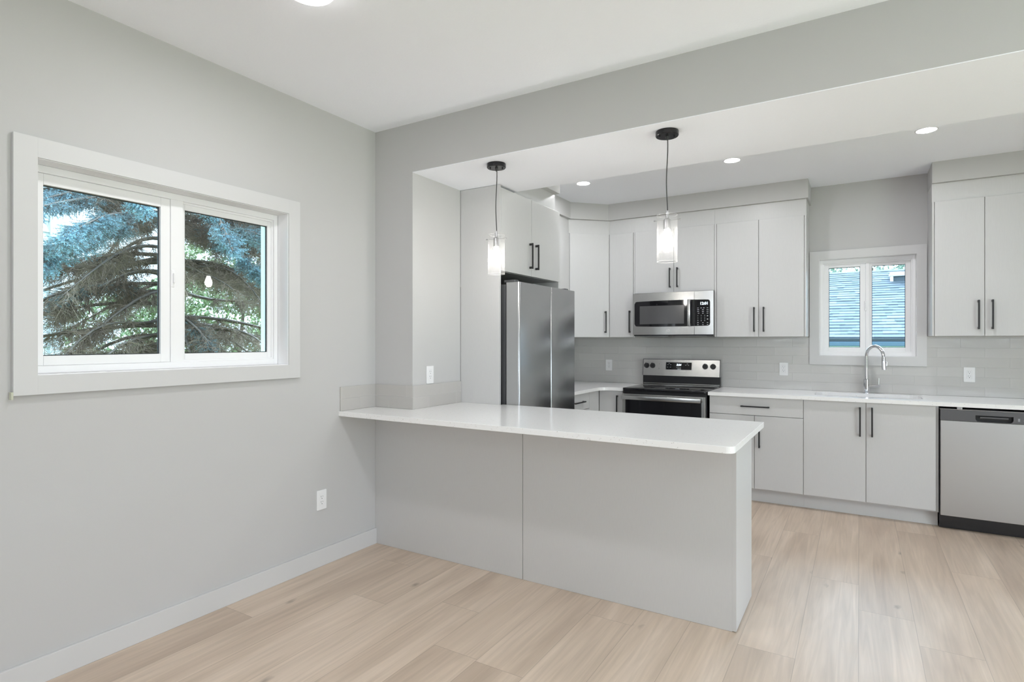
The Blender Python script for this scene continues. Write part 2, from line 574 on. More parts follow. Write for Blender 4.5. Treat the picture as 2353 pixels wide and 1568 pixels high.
rnd = random.Random(11)
PW = 0.2305
X0 = -0.002
fv, ff, fuv, fed, ftn = [], [], [], [], []
k0 = math.floor((XL - X0) / PW) - 1
k1 = math.ceil((RX - X0) / PW)
joint = {-3: 2.10, -2: 2.705, -1: 3.707, 0: 3.365, 1: 3.107, 2: 4.2, -8: 2.35, -7: 2.0, -5: 2.62}
PL = 1.80
for k in range(k0, k1):
    xa, xb = X0 + k * PW, X0 + (k + 1) * PW
    xa2, xb2 = max(xa, XL - 0.05), min(xb, RX + 0.05)
    if xb2 <= xa2:
        continue
    j = joint.get(k, rnd.uniform(0, PL))
    y = j - PL * 5
    while y < YB + 0.05:
        ya, yb = max(y, RY - 0.05), min(y + PL, YB + 0.05)
        t1, t2 = rnd.random(), rnd.random()
        if yb > ya:
            ymid = (ya + yb) / 2
            for (a_, b_, lo_) in ((ya, ymid, True), (ymid, yb, False)):
                i = len(fv)
                fv += [(xa2, a_, 0), (xb2, a_, 0), (xb2, b_, 0), (xa2, b_, 0)]
                ff.append((i, i + 1, i + 2, i + 3))
                for px_, py_ in ((xa2, a_), (xb2, a_), (xb2, b_), (xa2, b_)):
                    fuv.append((px_ - xa, py_ - y))
                    fed.append((px_ - xa, (py_ - y) if lo_ else (y + PL - py_)))
                    ftn.append((t1, t2, 0, 1))
        y += PL
me = bpy.data.meshes.new('floor')
me.from_pydata(fv, [], ff)
me.uv_layers.new(name='plank'); me.uv_layers.new(name='edge')
me.color_attributes.new('tone', 'FLOAT_COLOR', 'CORNER')
me.uv_layers['plank'].data.foreach_set('uv', np.array(fuv, dtype=np.float32).ravel())
me.uv_layers['edge'].data.foreach_set('uv', np.array(fed, dtype=np.float32).ravel())
me.color_attributes['tone'].data.foreach_set('color', np.array(ftn, dtype=np.float32).ravel())
me.materials.append(FLOOR)
flo = bpy.data.objects.new('floor', me)
COL.objects.link(flo)
flo['kind'] = 'structure'

# left wall with window opening
W1 = (0.945, 2.123, 1.206, 2.084)    # y0,y1,z0,z1 rough opening
XO = -2.965
bm = bmesh.new()
bx(bm, XO, XL, RY - 0.2, W1[0], -0.1, 2.9)
bx(bm, XO, XL, W1[1], YB + 0.2, -0.1, 2.9)
bx(bm, XO, XL, W1[0], W1[1], -0.1, W1[2])
bx(bm, XO, XL, W1[0], W1[1], W1[3], 2.9)
struct('wall_left', bm, WALL)
# back wall with window
W2 = (-0.312, 0.415, 1.212, 2.078)
YO = YB + 0.195
bm = bmesh.new()
bx(bm, XL, W2[0], YB, YO, -0.1, 2.9)
bx(bm, W2[1], RX, YB, YO, -0.1, 2.9)
bx(bm, W2[0], W2[1], YB, YO, -0.1, W2[2])
bx(bm, W2[0], W2[1], YB, YO, W2[3], 2.9)
struct('wall_back', bm, WALL)
# right and rear walls, unseen, with openings added for the daylight lights
bm = bmesh.new()
bx(bm, RX, RX + 0.15, RY - 0.2, 0.4, -0.1, 2.9)
bx(bm, RX, RX + 0.15, 3.1, YB + 0.2, -0.1, 2.9)
bx(bm, RX, RX + 0.15, 0.4, 3.1, 2.15, 2.9)
struct('wall_right', bm, WALL)
bm = bmesh.new()
for a_, b_ in ((XL, -1.95), (-0.70, 1.1), (2.9, RX)):
    bx(bm, a_, b_, RY - 0.15, RY, -0.1, 2.9)
for a_, b_ in ((-1.95, -0.70), (1.1, 2.9)):
    bx(bm, a_, b_, RY - 0.15, RY, -0.1, 1.46)
    bx(bm, a_, b_, RY - 0.15, RY, 2.40, 2.9)
struct('wall_rear', bm, WALL)
# header and pier between dining and kitchen
bm = bmesh.new()
bx(bm, XL, RX, YH, 3.56, ZS, 2.9)
struct('wall_header', bm, WALL)
bm = bmesh.new()
bx(bm, XL, PX, YH, PY, 0.9145, ZS)
struct('wall_pier', bm, WALL)
bm = bmesh.new()
bx(bm, XL, PX, YH + 0.03, PY, 0, 0.884)
struct('wall_pier_base', bm, WALL)
struct('ceiling', BX(XL, RX, RY, YH, ZC, 2.9), CEIL)
struct('ceiling_kitchen', BX(XL, RX, 3.56, YB, ZK, 2.9), CEIL)
struct('ceiling_soffit', BX(PX, RX, YH + 0.0005, 3.5595, ZS - 0.004, ZS + 0.001), CEIL)
# bulkhead over the wall cabinets
BH = [(XL, 3.56), (-2.09, 3.56), (-2.09, 4.205), (-2.42, 4.205), (-2.42, 5.10), (-2.141, 5.39), (-0.365, 5.39), (-0.365, YB), (XL, YB)]
bm = bmesh.new(); prism(bm, BH, 2.555, 2.72)
struct('wall_bulkhead', bm, WALL)
struct('wall_bulkhead', BX(0.476, 1.62, 5.39, YB, 2.555, 2.72), WALL)
# baseboards
struct('baseboard_left', BX(XL, XL + 0.014, RY, YH, 0, 0.103, bev=0.002), TRIM)
struct('baseboard_rear', BX(XL + 0.014, RX, RY, RY + 0.014, 0, 0.103, bev=0.002), TRIM)
struct('baseboard_right', BX(RX - 0.014, RX, 3.1, YB, 0, 0.103, bev=0.002), TRIM)
struct('baseboard_back', BX(1.14, RX - 0.014, YB - 0.014, YB, 0, 0.103, bev=0.002), TRIM)

# backsplash tiles
bm = bmesh.new()
bx(bm, -2.765, -0.376, YB - 0.008, YB, 0.9145, 1.3895)
bx(bm, -0.376, 0.471, YB - 0.008, YB, 0.9145, 1.1445)
bx(bm, 0.471, 1.11, YB - 0.008, YB, 0.9145, 1.3895)
struct('trim_1', bm, TILE_X)
struct('trim_2', BX(XL, XL + 0.008, 4.25, YB - 0.008, 0.9145, 1.3895), TILE_Y)
struct('trim_3', BX(XL, XL + 0.008, 2.499, YH - 0.008, 0.9145, 1.065, bev=0.001), TILE_PY)
struct('trim_4', BX(XL, PX + 0.008, YH - 0.008, YH, 0.9145, 1.065), TILE_PX)
struct('trim_5', BX(PX, PX + 0.008, YH, PY, 0.9145, 1.065), TILE_PY)


# ---------------------------------------------------------------- windows
def rect_frame(bm, u0, u1, z0, z1, t, box):
    """four rails around an opening; box(u0,u1,z0,z1) adds one"""
    tl, tr_, tb, tt = t
    box(u0, u0 + tl, z0, z1)
    box(u1 - tr_, u1, z0, z1)
    box(u0 + tl, u1 - tr_, z0, z0 + tb)
    box(u0 + tl, u1 - tr_, z1 - tt, z1)


def window(name, to_world, d_open, casing, inner, jamb_d, sash_a, sash_b, split, lock_u, outer_d):
    """u = along wall, d = depth outward (0 at wall face), z up. sash_*: (glass u0,u1,z0,z1, depth)"""
    root = struct(name)

    def part(nm, fn, m, par=root, sm=False):
        b = bmesh.new()
        fn(b)
        for v in b.verts:
            v.co = to_world(v.co)
        bmesh.ops.recalc_face_normals(b, faces=b.faces[:])
        return obj(nm, b, m, par, sm)

    def add(b, u0, u1, z0, z1, d0, d1, bev=0.0):
        bx(b, u0, u1, min(d0, d1), max(d0, d1), z0, z1, bev)

    cu0, cu1, cz0, cz1 = casing
    iu0, iu1, iz0, iz1 = inner
    part('casing', lambda b: rect_frame(b, cu0, cu1, cz0, cz1, (iu0 - cu0, cu1 - iu1, iz0 - cz0, cz1 - iz1),
                                        lambda a, c, e_, f: add(b, a, c, e_, f, -0.0195, -0.0002, 0.0003)), TRIM)
    part('jamb', lambda b: rect_frame(b, iu0 - 0.011, iu1 + 0.011, iz0 - 0.011, iz1 + 0.011, (0.014,) * 4,
                                      lambda a, c, e_, f: add(b, a, c, e_, f, -0.012, jamb_d, 0.0008)), VINYL)
    fo = 0.003
    ga, gb = sash_a, sash_b
    part('frame', lambda b: rect_frame(b, iu0 + fo, iu1 - fo, iz0 + fo, iz1 - fo, (0.024, 0.024, 0.030, 0.030),
                                       lambda a, c, e_, f: add(b, a, c, e_, f, jamb_d, jamb_d + 0.075, 0.0015)), VINYL)
    part('frame_track', lambda b: rect_frame(b, iu0 + fo + 0.022, iu1 - fo - 0.022, iz0 + fo + 0.028, iz1 - fo - 0.028, (0.010, 0.010, 0.012, 0.012),
                                             lambda a, c, e_, f: add(b, a, c, e_, f, jamb_d + 0.012, jamb_d + 0.074, 0.001)), VINYL)

    def sash(g, u0, u1, z0, z1, dfront):
        def f(b):
            rect_frame(b, u0, u1, z0, z1, (g[0] - u0, u1 - g[1], g[2] - z0, z1 - g[3]),
                       lambda a, c, e_, f_: add(b, a, c, e_, f_, dfront, dfront + 0.028, 0.002))
        s = part('sash', f, VINYL)
        part('gasket', lambda b: rect_frame(b, g[0] - 0.001, g[1] + 0.001, g[2] - 0.001, g[3] + 0.001, (0.0042,) * 4,
                                            lambda a, c, e_, f_: add(b, a, c, e_, f_, g[4] - 0.004, g[4] + 0.004)), GASKET, s)
        part('glass_pane', lambda b: add(b, g[0] + 0.001, g[1] - 0.001, g[2] + 0.001, g[3] - 0.001, g[4] - 0.0005, g[4] + 0.0005), GLASS, s)
        return s
    zt, zb = iz1 - fo - 0.031, iz0 + fo + 0.031
    sa = sash(ga, iu0 + fo + 0.027, split, zb, zt, ga[4] - 0.02)
    sb_ = sash(gb, split + 0.0004, iu1 - fo - 0.027, zb, zt, gb[4] - 0.012)
    part('centre_rail', lambda b: add(b, split + 0.0006, gb[0] - 0.018, zb - 0.004, zt + 0.004, ga[4] - 0.026, gb[4] - 0.0125, 0.002), VINYL)

    def lock(b):
        cy = 1.655
        add(b, lock_u - 0.007, lock_u + 0.012, cy - 0.043, cy + 0.043, ga[4] - 0.030, ga[4] - 0.018, 0.005)
        add(b, lock_u + 0.001, lock_u + 0.008, cy - 0.022, cy + 0.026, ga[4] - 0.042, ga[4] - 0.029, 0.003)
    part('latch', lock, VINYL)
    # exterior trim seen through the glass
    part('exterior_trim', lambda b: rect_frame(b, iu0 - 0.012, iu1 + 0.012, iz0 - 0.012, iz1 + 0.012, (0.030,) * 4,
                                               lambda a, c, e_, f: add(b, a, c, e_, f, jamb_d + 0.077, outer_d, 0.002)), VINYL)
    return root


window('window_1', lambda c: Vector((XL - c.y, c.x, c.z)), None,
       (0.880, 2.187, 1.142, 2.150), (0.956, 2.112, 1.217, 2.072), 0.075,
       (1.010, 1.470, 1.291, 1.993, 0.103), (1.592, 2.056, 1.290, 2.002, 0.108), 1.514, 1.520, 0.21)
window('window_2', lambda c: Vector((c.x, YB + c.y, c.z)), None,
       (-0.376, 0.471, 1.145, 2.140), (-0.301, 0.404, 1.222, 2.067), 0.045,
       (-0.229, 0.007, 1.296, 1.998, 0.095), (0.094, 0.332, 1.296, 1.998, 0.100), 0.048, 0.046, 0.205)
# small tab of painter's tape at the lower left corner of the casing
tag(obj('tape_scrap', BX(XL + 0.0005, XL + 0.021, 0.873, 0.8795, 1.128, 1.156), mat('masking_tape', (0.55, 0.56, 0.45), 0.7)),
    'small scrap of pale tape at lower left corner of side window casing', 'tape')

# added patio door and rear windows, unseen, framing the daylight lights
r_ = struct('added_door_1')
bm = bmesh.new()
for a_, b_ in ((0.403, 0.49), (1.70, 1.80), (3.01, 3.097)):
    bx(bm, RX + 0.02, RX + 0.10, a_, b_, 0.06, 2.09)
bx(bm, RX + 0.02, RX + 0.10, 0.403, 3.097, 0.002, 0.06); bx(bm, RX + 0.02, RX + 0.10, 0.403, 3.097, 2.09, 2.147)
obj('door_frame', bm, VINYL, r_)
for nm_, a_, b_ in (('added_window_3', -1.95, -0.70), ('added_window_4', 1.1, 2.9)):
    r_ = struct(nm_)
    bm = bmesh.new()
    for c_ in (a_ + 0.003, (a_ + b_) / 2 - 0.03, b_ - 0.06):
        bx(bm, c_, c_ + 0.057, RY - 0.1, RY - 0.03, 1.51, 2.35)
    bx(bm, a_ + 0.003, b_ - 0.003, RY - 0.1, RY - 0.03, 1.463, 1.51); bx(bm, a_ + 0.003, b_ - 0.003, RY - 0.1, RY - 0.03, 2.35, 2.397)
    obj('window_frame', bm, VINYL, r_)


# ---------------------------------------------------------------- cabinets
def handle(parent, u, z, ln, vert, yf, label=None):
    """square black bar pull on a front whose face is at local y = yf"""
    b = bmesh.new()
    h = ln / 2
    if vert:
        bx(b, u - 0.0055, u + 0.0055, yf - 0.032, yf - 0.022, z - h, z + h, 0.001)
        for s in (-1, 1):
            zc = z + s * (h - 0.009)
            bx(b, u - 0.005, u + 0.005, yf - 0.024, yf - 0.0002, zc - 0.008, zc + 0.008, 0.001)
    else:
        bx(b, u - h, u + h, yf - 0.032, yf - 0.022, z - 0.0055, z + 0.0055, 0.001)
        for s in (-1, 1):
            uc = u + s * (h - 0.009)
            bx(b, uc - 0.008, uc + 0.008, yf - 0.024, yf - 0.0002, z - 0.005, z + 0.005, 0.001)
    return obj('handle', b, DARK, parent)


G = 0.0016


def front(root, kind, u0, u1, z0, z1, yf, hd=None):
    d = obj(kind, BX(u0 + G, u1 - G, yf, yf + 0.0185, z0, z1, bev=0.0012), CAB, root)
    if hd:
        handle(d, *hd, yf)
    return d


def wall_cab(label, loc, rz, wdt, dep, z0, z1, doors, top=2.545, side_r=True, name='wall_cabinet', strips=()):
    root = thing(name, label, 'cabinet', loc, rz, None)
    obj('cabinet_body', BX(0.0008, wdt - 0.0008, -(dep - 0.020), -0.003, z0, z1), CAB, root)
    for d in doors:
        front(root, 'door', d[0], d[1], d[2], d[3], -dep, d[4])
    if top:
        obj('top_filler', BX(0.0001, wdt - 0.0001, -(dep - 0.012), -0.003, z1 + 0.0005, top + 0.009), CAB, root)
    for u_ in strips:
        obj('edge_filler', BX(u_[0], u_[1], -dep + 0.0005, -(dep - 0.0205), z0, z1, bev=0.0006), CAB, root)
    return root


DU = 5.405                     # door face plane of uppers
dep_u = YB - DU
ZU0, ZU1 = 1.390, 2.414
HZ = 1.541
# narrow door cabinet, corner one beside it
wall_cab('narrow single-door pale grey wall cabinet between corner cabinet and microwave', (-2.137, YB, 0), 0, 0.264, dep_u, ZU0, ZU1,
         [(0, 0.249, ZU0, ZU1, (0.216, HZ, 0.216, True))], strips=((0.2515, 0.2635),))
wall_cab('short two-door pale grey wall cabinet directly above the microwave', (-1.873, YB, 0), 0, 0.7485, dep_u, 1.811, ZU1,
         [(0.0, 0.379, 1.813, ZU1, (0.346, 1.949, 0.186, True)), (0.379, 0.749, 1.813, ZU1, (0.416, 1.949, 0.186, True))])
wall_cab('two-door pale grey wall cabinet between microwave and sink window', (-1.124, YB, 0), 0, 0.744, dep_u, ZU0, ZU1,
         [(0.018, 0.372, ZU0, ZU1, (0.337, HZ, 0.216, True)), (0.372, 0.729, ZU0, ZU1, (0.414, HZ, 0.216, True))], strips=((0.0005, 0.0165), (0.7305, 0.7435)))
wall_cab('two-door pale grey wall cabinet right of the sink window', (0.4765, YB, 0), 0, 0.620, dep_u, ZU0, ZU1,
         [(0.0145, 0.3145, ZU0, ZU1, (0.2775, HZ + 0.006, 0.216, True)), (0.3145, 0.6165, ZU0, ZU1, (0.3575, HZ + 0.006, 0.216, True))], strips=((0.0005, 0.013),))
# left return wall cabinet beside the refrigerator, mostly hidden
wall_cab('pale grey wall cabinet on the side wall between fridge and corner', (XL, 4.246, 0), R(90), 0.8665, -2.435 - XL, ZU0, ZU1,
         [(0.0, 0.43, ZU0, ZU1, (0.39, HZ, 0.216, True)), (0.43, 0.8665, ZU0, ZU1, (0.47, HZ, 0.216, True))])
# diagonal corner wall cabinet
root = thing('corner_wall_cabinet', 'diagonal corner wall cabinet with one pale grey door', 'cabinet', (XL, YB, 0))
A, B = Vector((-2.435 - XL, 5.113 - YB, 0)), Vector((-2.138 - XL, 5.405 - YB, 0))
dv = (B - A).normalized()
nv = Vector((dv.y, -dv.x, 0))     # outward
ai, bi = A - nv * 0.02, B - nv * 0.02
bm = bmesh.new()
prism(bm, [(0.003, -0.003), (0.003, A.y + 0.0), (ai.x - 0.012, A.y), (ai.x, ai.y), (bi.x, bi.y), (B.x - 0.001, bi.y + 0.012), (B.x - 0.001, -0.003)], ZU0, ZU1)
obj('cabinet_body', bm, CAB, root)
MD = Matrix.Translation(A) @ Matrix.Rotation(math.atan2(dv.y, dv.x), 4, 'Z')
wd = (B - A).length
bm = BX(0.001, wd - 0.001, 0, 0.0185, ZU0, ZU1, bev=0.0012); bm.transform(MD)
d = obj('door', bm, CAB, root)
hh = handle(d, wd - 0.045, HZ, 0.216, True, 0)
hh.data.transform(MD)
nf = nv * -0.011
af, bf = A + nf, B + nf
bm = bmesh.new()
prism(bm, [(0.003, -0.003), (0.003, A.y + 0.0015), (af.x - 0.006, A.y + 0.0015), (af.x, af.y), (bf.x, bf.y), (B.x - 0.0002, bf.y + 0.005), (B.x - 0.0002, -0.003)], ZU1 + 0.0005, 2.554)
obj('top_filler', bm, CAB, root)

# refrigerator enclosure: two tall panels and cabinet over
FX = -2.112
depf = FX - XL
root = thing('refrigerator_cabinet', 'deep two-door cabinet over the fridge with tall side panels', 'cabinet', (XL, 3.320, 0), R(90))
wf = 0.924
obj('cabinet_body', BX(0.019, wf - 0.019, -(depf - 0.02), -0.003, 1.842, 2.414), CAB, root)
o_ = obj('side_panel', BX(0.0, 0.018, -(depf), -0.327, 0.0, 2.4285, bev=0.0008), CAB, root)
obj('side_panel', BX(wf - 0.018, wf, -(depf - 0.004), -0.003, 0.0, 1.84, bev=0.0008), CAB, root)
obj('underside_panel', BX(0.019, wf - 0.019, -(depf - 0.021), -0.003, 1.836, 1.8415), CAB, root)
front(root, 'door', 0.018, 0.452, 1.838, 2.414, -depf - 0.0, (0.420, 1.988, 0.192, True))
front(root, 'door', 0.452, 0.926, 1.838, 2.414, -depf - 0.0, (0.512, 1.988, 0.192, True))
obj('top_filler', BX(0.245, 0.893, -(depf - 0.020 - 0.010), -(depf - 0.05), 2.4145, 2.5545), CAB, root)

# base cabinets -------------------------------------------------------
DB = 5.125
depb = YB - DB
ZB0, ZB1 = 0.124, 0.882


def base_cab(label, loc, rz, wdt, dep, fronts, toe=(0.0, None), name='base_cabinet', body_w=None, hollow=False):
    root = thing(name, label, 'cabinet', loc, rz)
    bw = body_w or wdt
    if hollow:
        b = bmesh.new()
        yb_ = -(dep - 0.020)
        bx(b, 0.0008, 0.018, yb_, -0.003, 0.112, 0.8835); bx(b, bw - 0.018, bw - 0.0008, yb_, -0.003, 0.112, 0.8835)
        bx(b, 0.018, bw - 0.018, yb_, -0.003, 0.112, 0.130); bx(b, 0.018, bw - 0.018, -0.02, -0.003, 0.130, 0.8835)
        bx(b, 0.018, bw - 0.018, yb_, yb_ + 0.018, 0.80, 0.8835); bx(b, 0.40, 0.45, yb_, yb_ + 0.018, 0.13, 0.80)
        obj('cabinet_body', b, CAB, root)
    else:
        obj('cabinet_body', BX(0.0008, bw - 0.0008, -(dep - 0.020), -0.003, 0.112, 0.8835), CAB, root)
    t0, t1 = toe[0], toe[1] if toe[1] is not None else wdt
    obj('toe_kick', BX(t0 + 0.0004, t1 - 0.0004, -(dep - 0.079), -(dep - 0.095), 0.001, 0.1115), CAB, root)
    for f in fronts:
        front(root, *f[:5], -dep, f[5] if len(f) > 5 else None)
    return root


base_cab('base cabinet with one wide drawer above two doors right of the range', (-1.112, YB, 0), 0, 0.731, depb,
         [('drawer', 0.004, 0.731, 0.733, ZB1, (0.372, 0.806, 0.222, False)),
          ('door', 0.004, 0.366, ZB0, 0.729, (0.325, 0.575, 0.215, True)),
          ('door', 0.366, 0.731, ZB0, 0.729, (0.406, 0.575, 0.215, True))])
base_cab('two-door base cabinet under the kitchen sink', (-0.381, YB, 0), 0, 0.874, depb,
         [('door', 0.0, 0.426, ZB0, ZB1, (0.387, 0.735, 0.222, True)),
          ('door', 0.426, 0.857, ZB0, ZB1, (0.465, 0.737, 0.222, True))], toe=(0.0, 0.874), hollow=True)
base_cab('narrow filler panel closing the counter end beside the dishwasher', (1.094, YB, 0), 0, 0.018, depb,
         [('door', 0.0, 0.018, 0.002, ZB1)], name='end_panel_cabinet')
# corner base, one narrow door left of the range
base_cab('narrow-door base cabinet in the corner left of the range', (-2.131, YB, 0), 0, 0.248, depb,
         [('door', 0.002, 0.239, ZB0, ZB1, (0.188, 0.742, 0.2, True))])
# drawers on the side wall next to the fridge
base_cab('drawer base cabinet on side wall between fridge and corner', (XL, 4.246, 0), R(90), 0.860, -2.131 - XL,
         [('drawer', 0.0, 0.650, 0.733, ZB1, (0.40, 0.806, 0.222, False)),
          ('drawer', 0.0, 0.650, 0.43, 0.729, (0.40, 0.66, 0.222, False)),
          ('drawer', 0.0, 0.650, ZB0, 0.426, (0.40, 0.36, 0.222, False)),
          ('corner_filler', 0.650, 0.878, ZB0, ZB1)])

# peninsula
root = thing('peninsula_cabinet', 'pale grey panelled peninsula base under the breakfast counter', 'cabinet', (XL, YH, 0))
px = lambda x: x - XL
obj('back_panel', BX(0.0005, px(-1.6305), 0, 0.018, 0.0005, 0.8835, bev=0.0008), CAB, root)
obj('back_panel', BX(px(-1.6275), px(-0.504), 0, 0.018, 0.0005, 0.8835, bev=0.0008), CAB, root)
bm = bmesh.new()
prism(bm, [(0.0, 0.004), (0.440, 0.004), (0.445, 0.105), (0.475, 0.8835), (0.0, 0.8835)][:2] + [(0.440, 0.8835), (0.0, 0.8835)], 0, 0.018)
bm.transform(Matrix.Translation((px(-0.504), 0, 0)) @ Matrix(((0, 0, 1, 0), (1, 0, 0, 0), (0, 1, 0, 0), (0, 0, 0, 1))))
obj('end_panel', bm, CAB, root)
obj('cabinet_body', BX(px(PX) + 0.002, px(-0.505), 0.02, 0.440, 0.10, 0.8835), CABIN, root)
obj('toe_kick', BX(px(-2.08), px(-0.505), 0.375, 0.39, 0.001, 0.099), CAB, root)
xs = [-2.07, -1.68, -1.29, -0.90, -0.504]
for i in range(4):
    d = obj('door', BX(px(xs[i]) + G, px(xs[i + 1]) - G, 0.4405, 0.459, 0.11, ZB1, bev=0.0012), CAB, root)
    hx = px(xs[i + 1]) - 0.04 if i % 2 == 0 else px(xs[i]) + 0.04
    b = bmesh.new()
    bx(b, hx - 0.0055, hx + 0.0055, 0.481, 0.491, 0.62, 0.83, 0.001)
    for zc in (0.629, 0.821):
        bx(b, hx - 0.005, hx + 0.005, 0.4592, 0.483, zc - 0.008, zc + 0.008, 0.001)
    obj('handle', b, DARK, d)


# ---------------------------------------------------------------- worktops
def arc(cx, cy, r, a0, a1, n=8):
    return [(cx + r * math.cos(R(a0 + (a1 - a0) * i / n)), cy + r * math.sin(R(a0 + (a1 - a0) * i / n))) for i in range(n + 1)]


ZT0, ZT1 = 0.8845, 0.914
bm = bmesh.new()
prism(bm, [(XL + 0.0005, 2.488)] + arc(-0.478, 2.526, 0.038, -90, 0, 8) + [(-0.44, 3.352), (-2.105, 3.352), (-2.105, 3.3185), (XL + 0.0005, 3.3185)], ZT0, ZT1, 0.0015)
tag(obj('peninsula_countertop', bm, QUARTZ), 'long white speckled quartz counter on the peninsula', 'countertop')
bm = bmesh.new()
XF = -2.095
prism(bm, [(XL + 0.001, 4.2465), (XF, 4.2465), (XF, 4.99)] + arc(XF + 0.10, 5.0, 0.10, 180, 90, 8) + [(-1.8835, 5.10), (-1.8835, YB - 0.001), (XL + 0.001, YB - 0.001)], ZT0, ZT1, 0.0015)
tag(obj('corner_countertop', bm, QUARTZ), 'white quartz L-shaped counter in the corner left of the range', 'countertop')


def slab_hole(outer, hole, z0, z1):
    b = bmesh.new()
    es = []
    for lp in (outer, hole):
        vs = [b.verts.new((x, y, z1)) for x, y in lp]
        for i in range(len(vs)):
            es.append(b.edges.new((vs[i], vs[(i + 1) % len(vs)])))
    bmesh.ops.triangle_fill(b, use_beauty=True, edges=es)
    # drop any triangles filling the hole
    hx0, hx1 = min(p[0] for p in hole), max(p[0] for p in hole)
    hy0, hy1 = min(p[1] for p in hole), max(p[1] for p in hole)
    kill = []
    for f in b.faces:
        c = f.calc_center_median()
        if all(hx0 - 1e-5 <= v.co.x <= hx1 + 1e-5 and hy0 - 1e-5 <= v.co.y <= hy1 + 1e-5 for v in f.verts):
            kill.append(f)
    if kill:
        bmesh.ops.delete(b, geom=kill, context='FACES_ONLY')
    r = bmesh.ops.extrude_face_region(b, geom=b.faces[:])
    for v in [g_ for g_ in r['geom'] if isinstance(g_, bmesh.types.BMVert)]:
        v.co.z = z0
    bmesh.ops.recalc_face_normals(b, faces=b.faces[:])
    return b


SX0, SX1, SY0, SY1 = -0.315, 0.415, 5.235, 5.60


def rrect(x0, x1, y0, y1, r, n=6):
    return arc(x1 - r, y0 + r, r, -90, 0, n) + arc(x1 - r, y1 - r, r, 0, 90, n) + arc(x0 + r, y1 - r, r, 90, 180, n) + arc(x0 + r, y0 + r, r, 180, 270, n)


bm = slab_hole([(-1.1155, 5.10), (1.113, 5.10), (1.113, YB - 0.001), (-1.1155, YB - 0.001)], rrect(SX0, SX1, SY0, SY1, 0.09), ZT0, ZT1)
tag(obj('sink_countertop', bm, QUARTZ), 'long white quartz counter along the back wall with sink cut-out', 'countertop')
# undermount sink
root = thing('kitchen_sink', 'white undermount kitchen sink below the small window', 'sink', (0.05, 5.42, ZT0 - 0.001))
SINK = mat('white_sink', (0.74, 0.74, 0.75), 0.25)
b = bmesh.new()
rings = []
for (g_, z_) in ((0.022, 0.0), (0.004, 0.0), (-0.004, -0.16), (-0.05, -0.185)):
    pts = rrect(SX0 - g_ - 0.05, SX1 + g_ - 0.05, SY0 - g_ - 5.42, SY1 + g_ - 5.42, max(0.03, 0.09 + g_))
    rings.append([b.verts.new((x, y, z_)) for x, y in pts])
for a_, c_ in zip(rings, rings[1:]):
    n = len(a_)
    for i in range(n):
        b.faces.new((a_[i], a_[(i + 1) % n], c_[(i + 1) % n], c_[i]))
b.faces.new(rings[-1])
bmesh.ops.recalc_face_normals(b, faces=b.faces[:])
for f in b.faces:
    f.normal_flip()
sk = obj('basin', b, SINK, root, True)
so = sk.modifiers.new('thick', 'SOLIDIFY'); so.thickness = 0.004; so.offset = -1
b = bmesh.new(); lathe(b, [(0.0, 0.002), (0.03, 0.002), (0.042, 0.004), (0.044, 0.0)], c=(0, 0.02, -0.1845))
obj('drain', b, CHROME, root, True)

# faucet
root = thing('kitchen_faucet', 'tall chrome gooseneck pull-down faucet behind the sink', 'faucet', (0.052, 5.655, ZT1 + 0.0005))
b = bmesh.new(); lathe(b, [(0.0, 0), (0.0275, 0), (0.0275, 0.006), (0.0235, 0.008), (0.0225, 0.115), (0.016, 0.12), (0.0, 0.12)])
obj('base', b, CHROME, root, True)
a_, c_ = 0.117, -0.13
dr_ = Vector((a_, c_, 0)); rr = dr_.length / 2; dn = dr_.normalized()
pts = [Vector((0, 0, 0.10)), Vector((0, 0, 0.2)), Vector((0, 0, 0.305))]
for i in range(1, 17):
    t = math.pi * i / 17
    pts.append(dn * (rr - rr * math.cos(t)) + Vector((0, 0, 0.305 + rr * 1.02 * math.sin(t))))
pts.append(dr_ + Vector((0, 0, 0.300)))
b = bmesh.new(); tube(b, pts, 0.0125, 20)
obj('spout', b, CHROME, root, True)
b = bmesh.new()
cyl(b, dr_ + Vector((0, 0, 0.305)), dr_ + Vector((0.001, -0.001, 0.275)), 0.0145, 0.016)
cyl(b, dr_ + Vector((0.001, -0.001, 0.274)), dr_ + Vector((0.004, -0.004, 0.205)), 0.0165, 0.0165)
sh_ = obj('spray_head', b, CHROME, root, True)
b = bmesh.new(); bx(b, 0.018, 0.024, -0.006, 0.004, 0.235, 0.27, 0.002); b.transform(Matrix.Translation(dr_))
obj('spray_button', b, CHROME, sh_)
b = bmesh.new()
cyl(b, (0.018, 0, 0.062), (0.098, 0, 0.062), 0.0125)
obj('valve_arm', b, CHROME, root, True)
b = bmesh.new()
cyl(b, (0.088, 0, 0.070), (0.088, 0, 0.128), 0.004, 0.0055, 12)
obj('lever', b, CHROME, root, True)


# ---------------------------------------------------------------- appliances
def curved(bm, x0, x1, zlo, zhi, yf, yb, n=24):
    """slab whose front follows yf(x), bottom/top follow zlo(x), zhi(x)"""
    cols = []
    for i in range(n + 1):
        x = x0 + (x1 - x0) * i / n
        cols.append([bm.verts.new((x, yf(x), zlo(x))), bm.verts.new((x, yf(x), zhi(x))),
                     bm.verts.new((x, yb, zhi(x))), bm.verts.new((x, yb, zlo(x)))])
    for a, b in zip(cols, cols[1:]):
        for k in range(4):
            bm.faces.new((a[k], a[(k + 1) % 4], b[(k + 1) % 4], b[k]))
    bm.faces.new(cols[0]); bm.faces.new(cols[-1][::-1])
    bmesh.ops.recalc_face_normals(bm, faces=bm.faces[:])


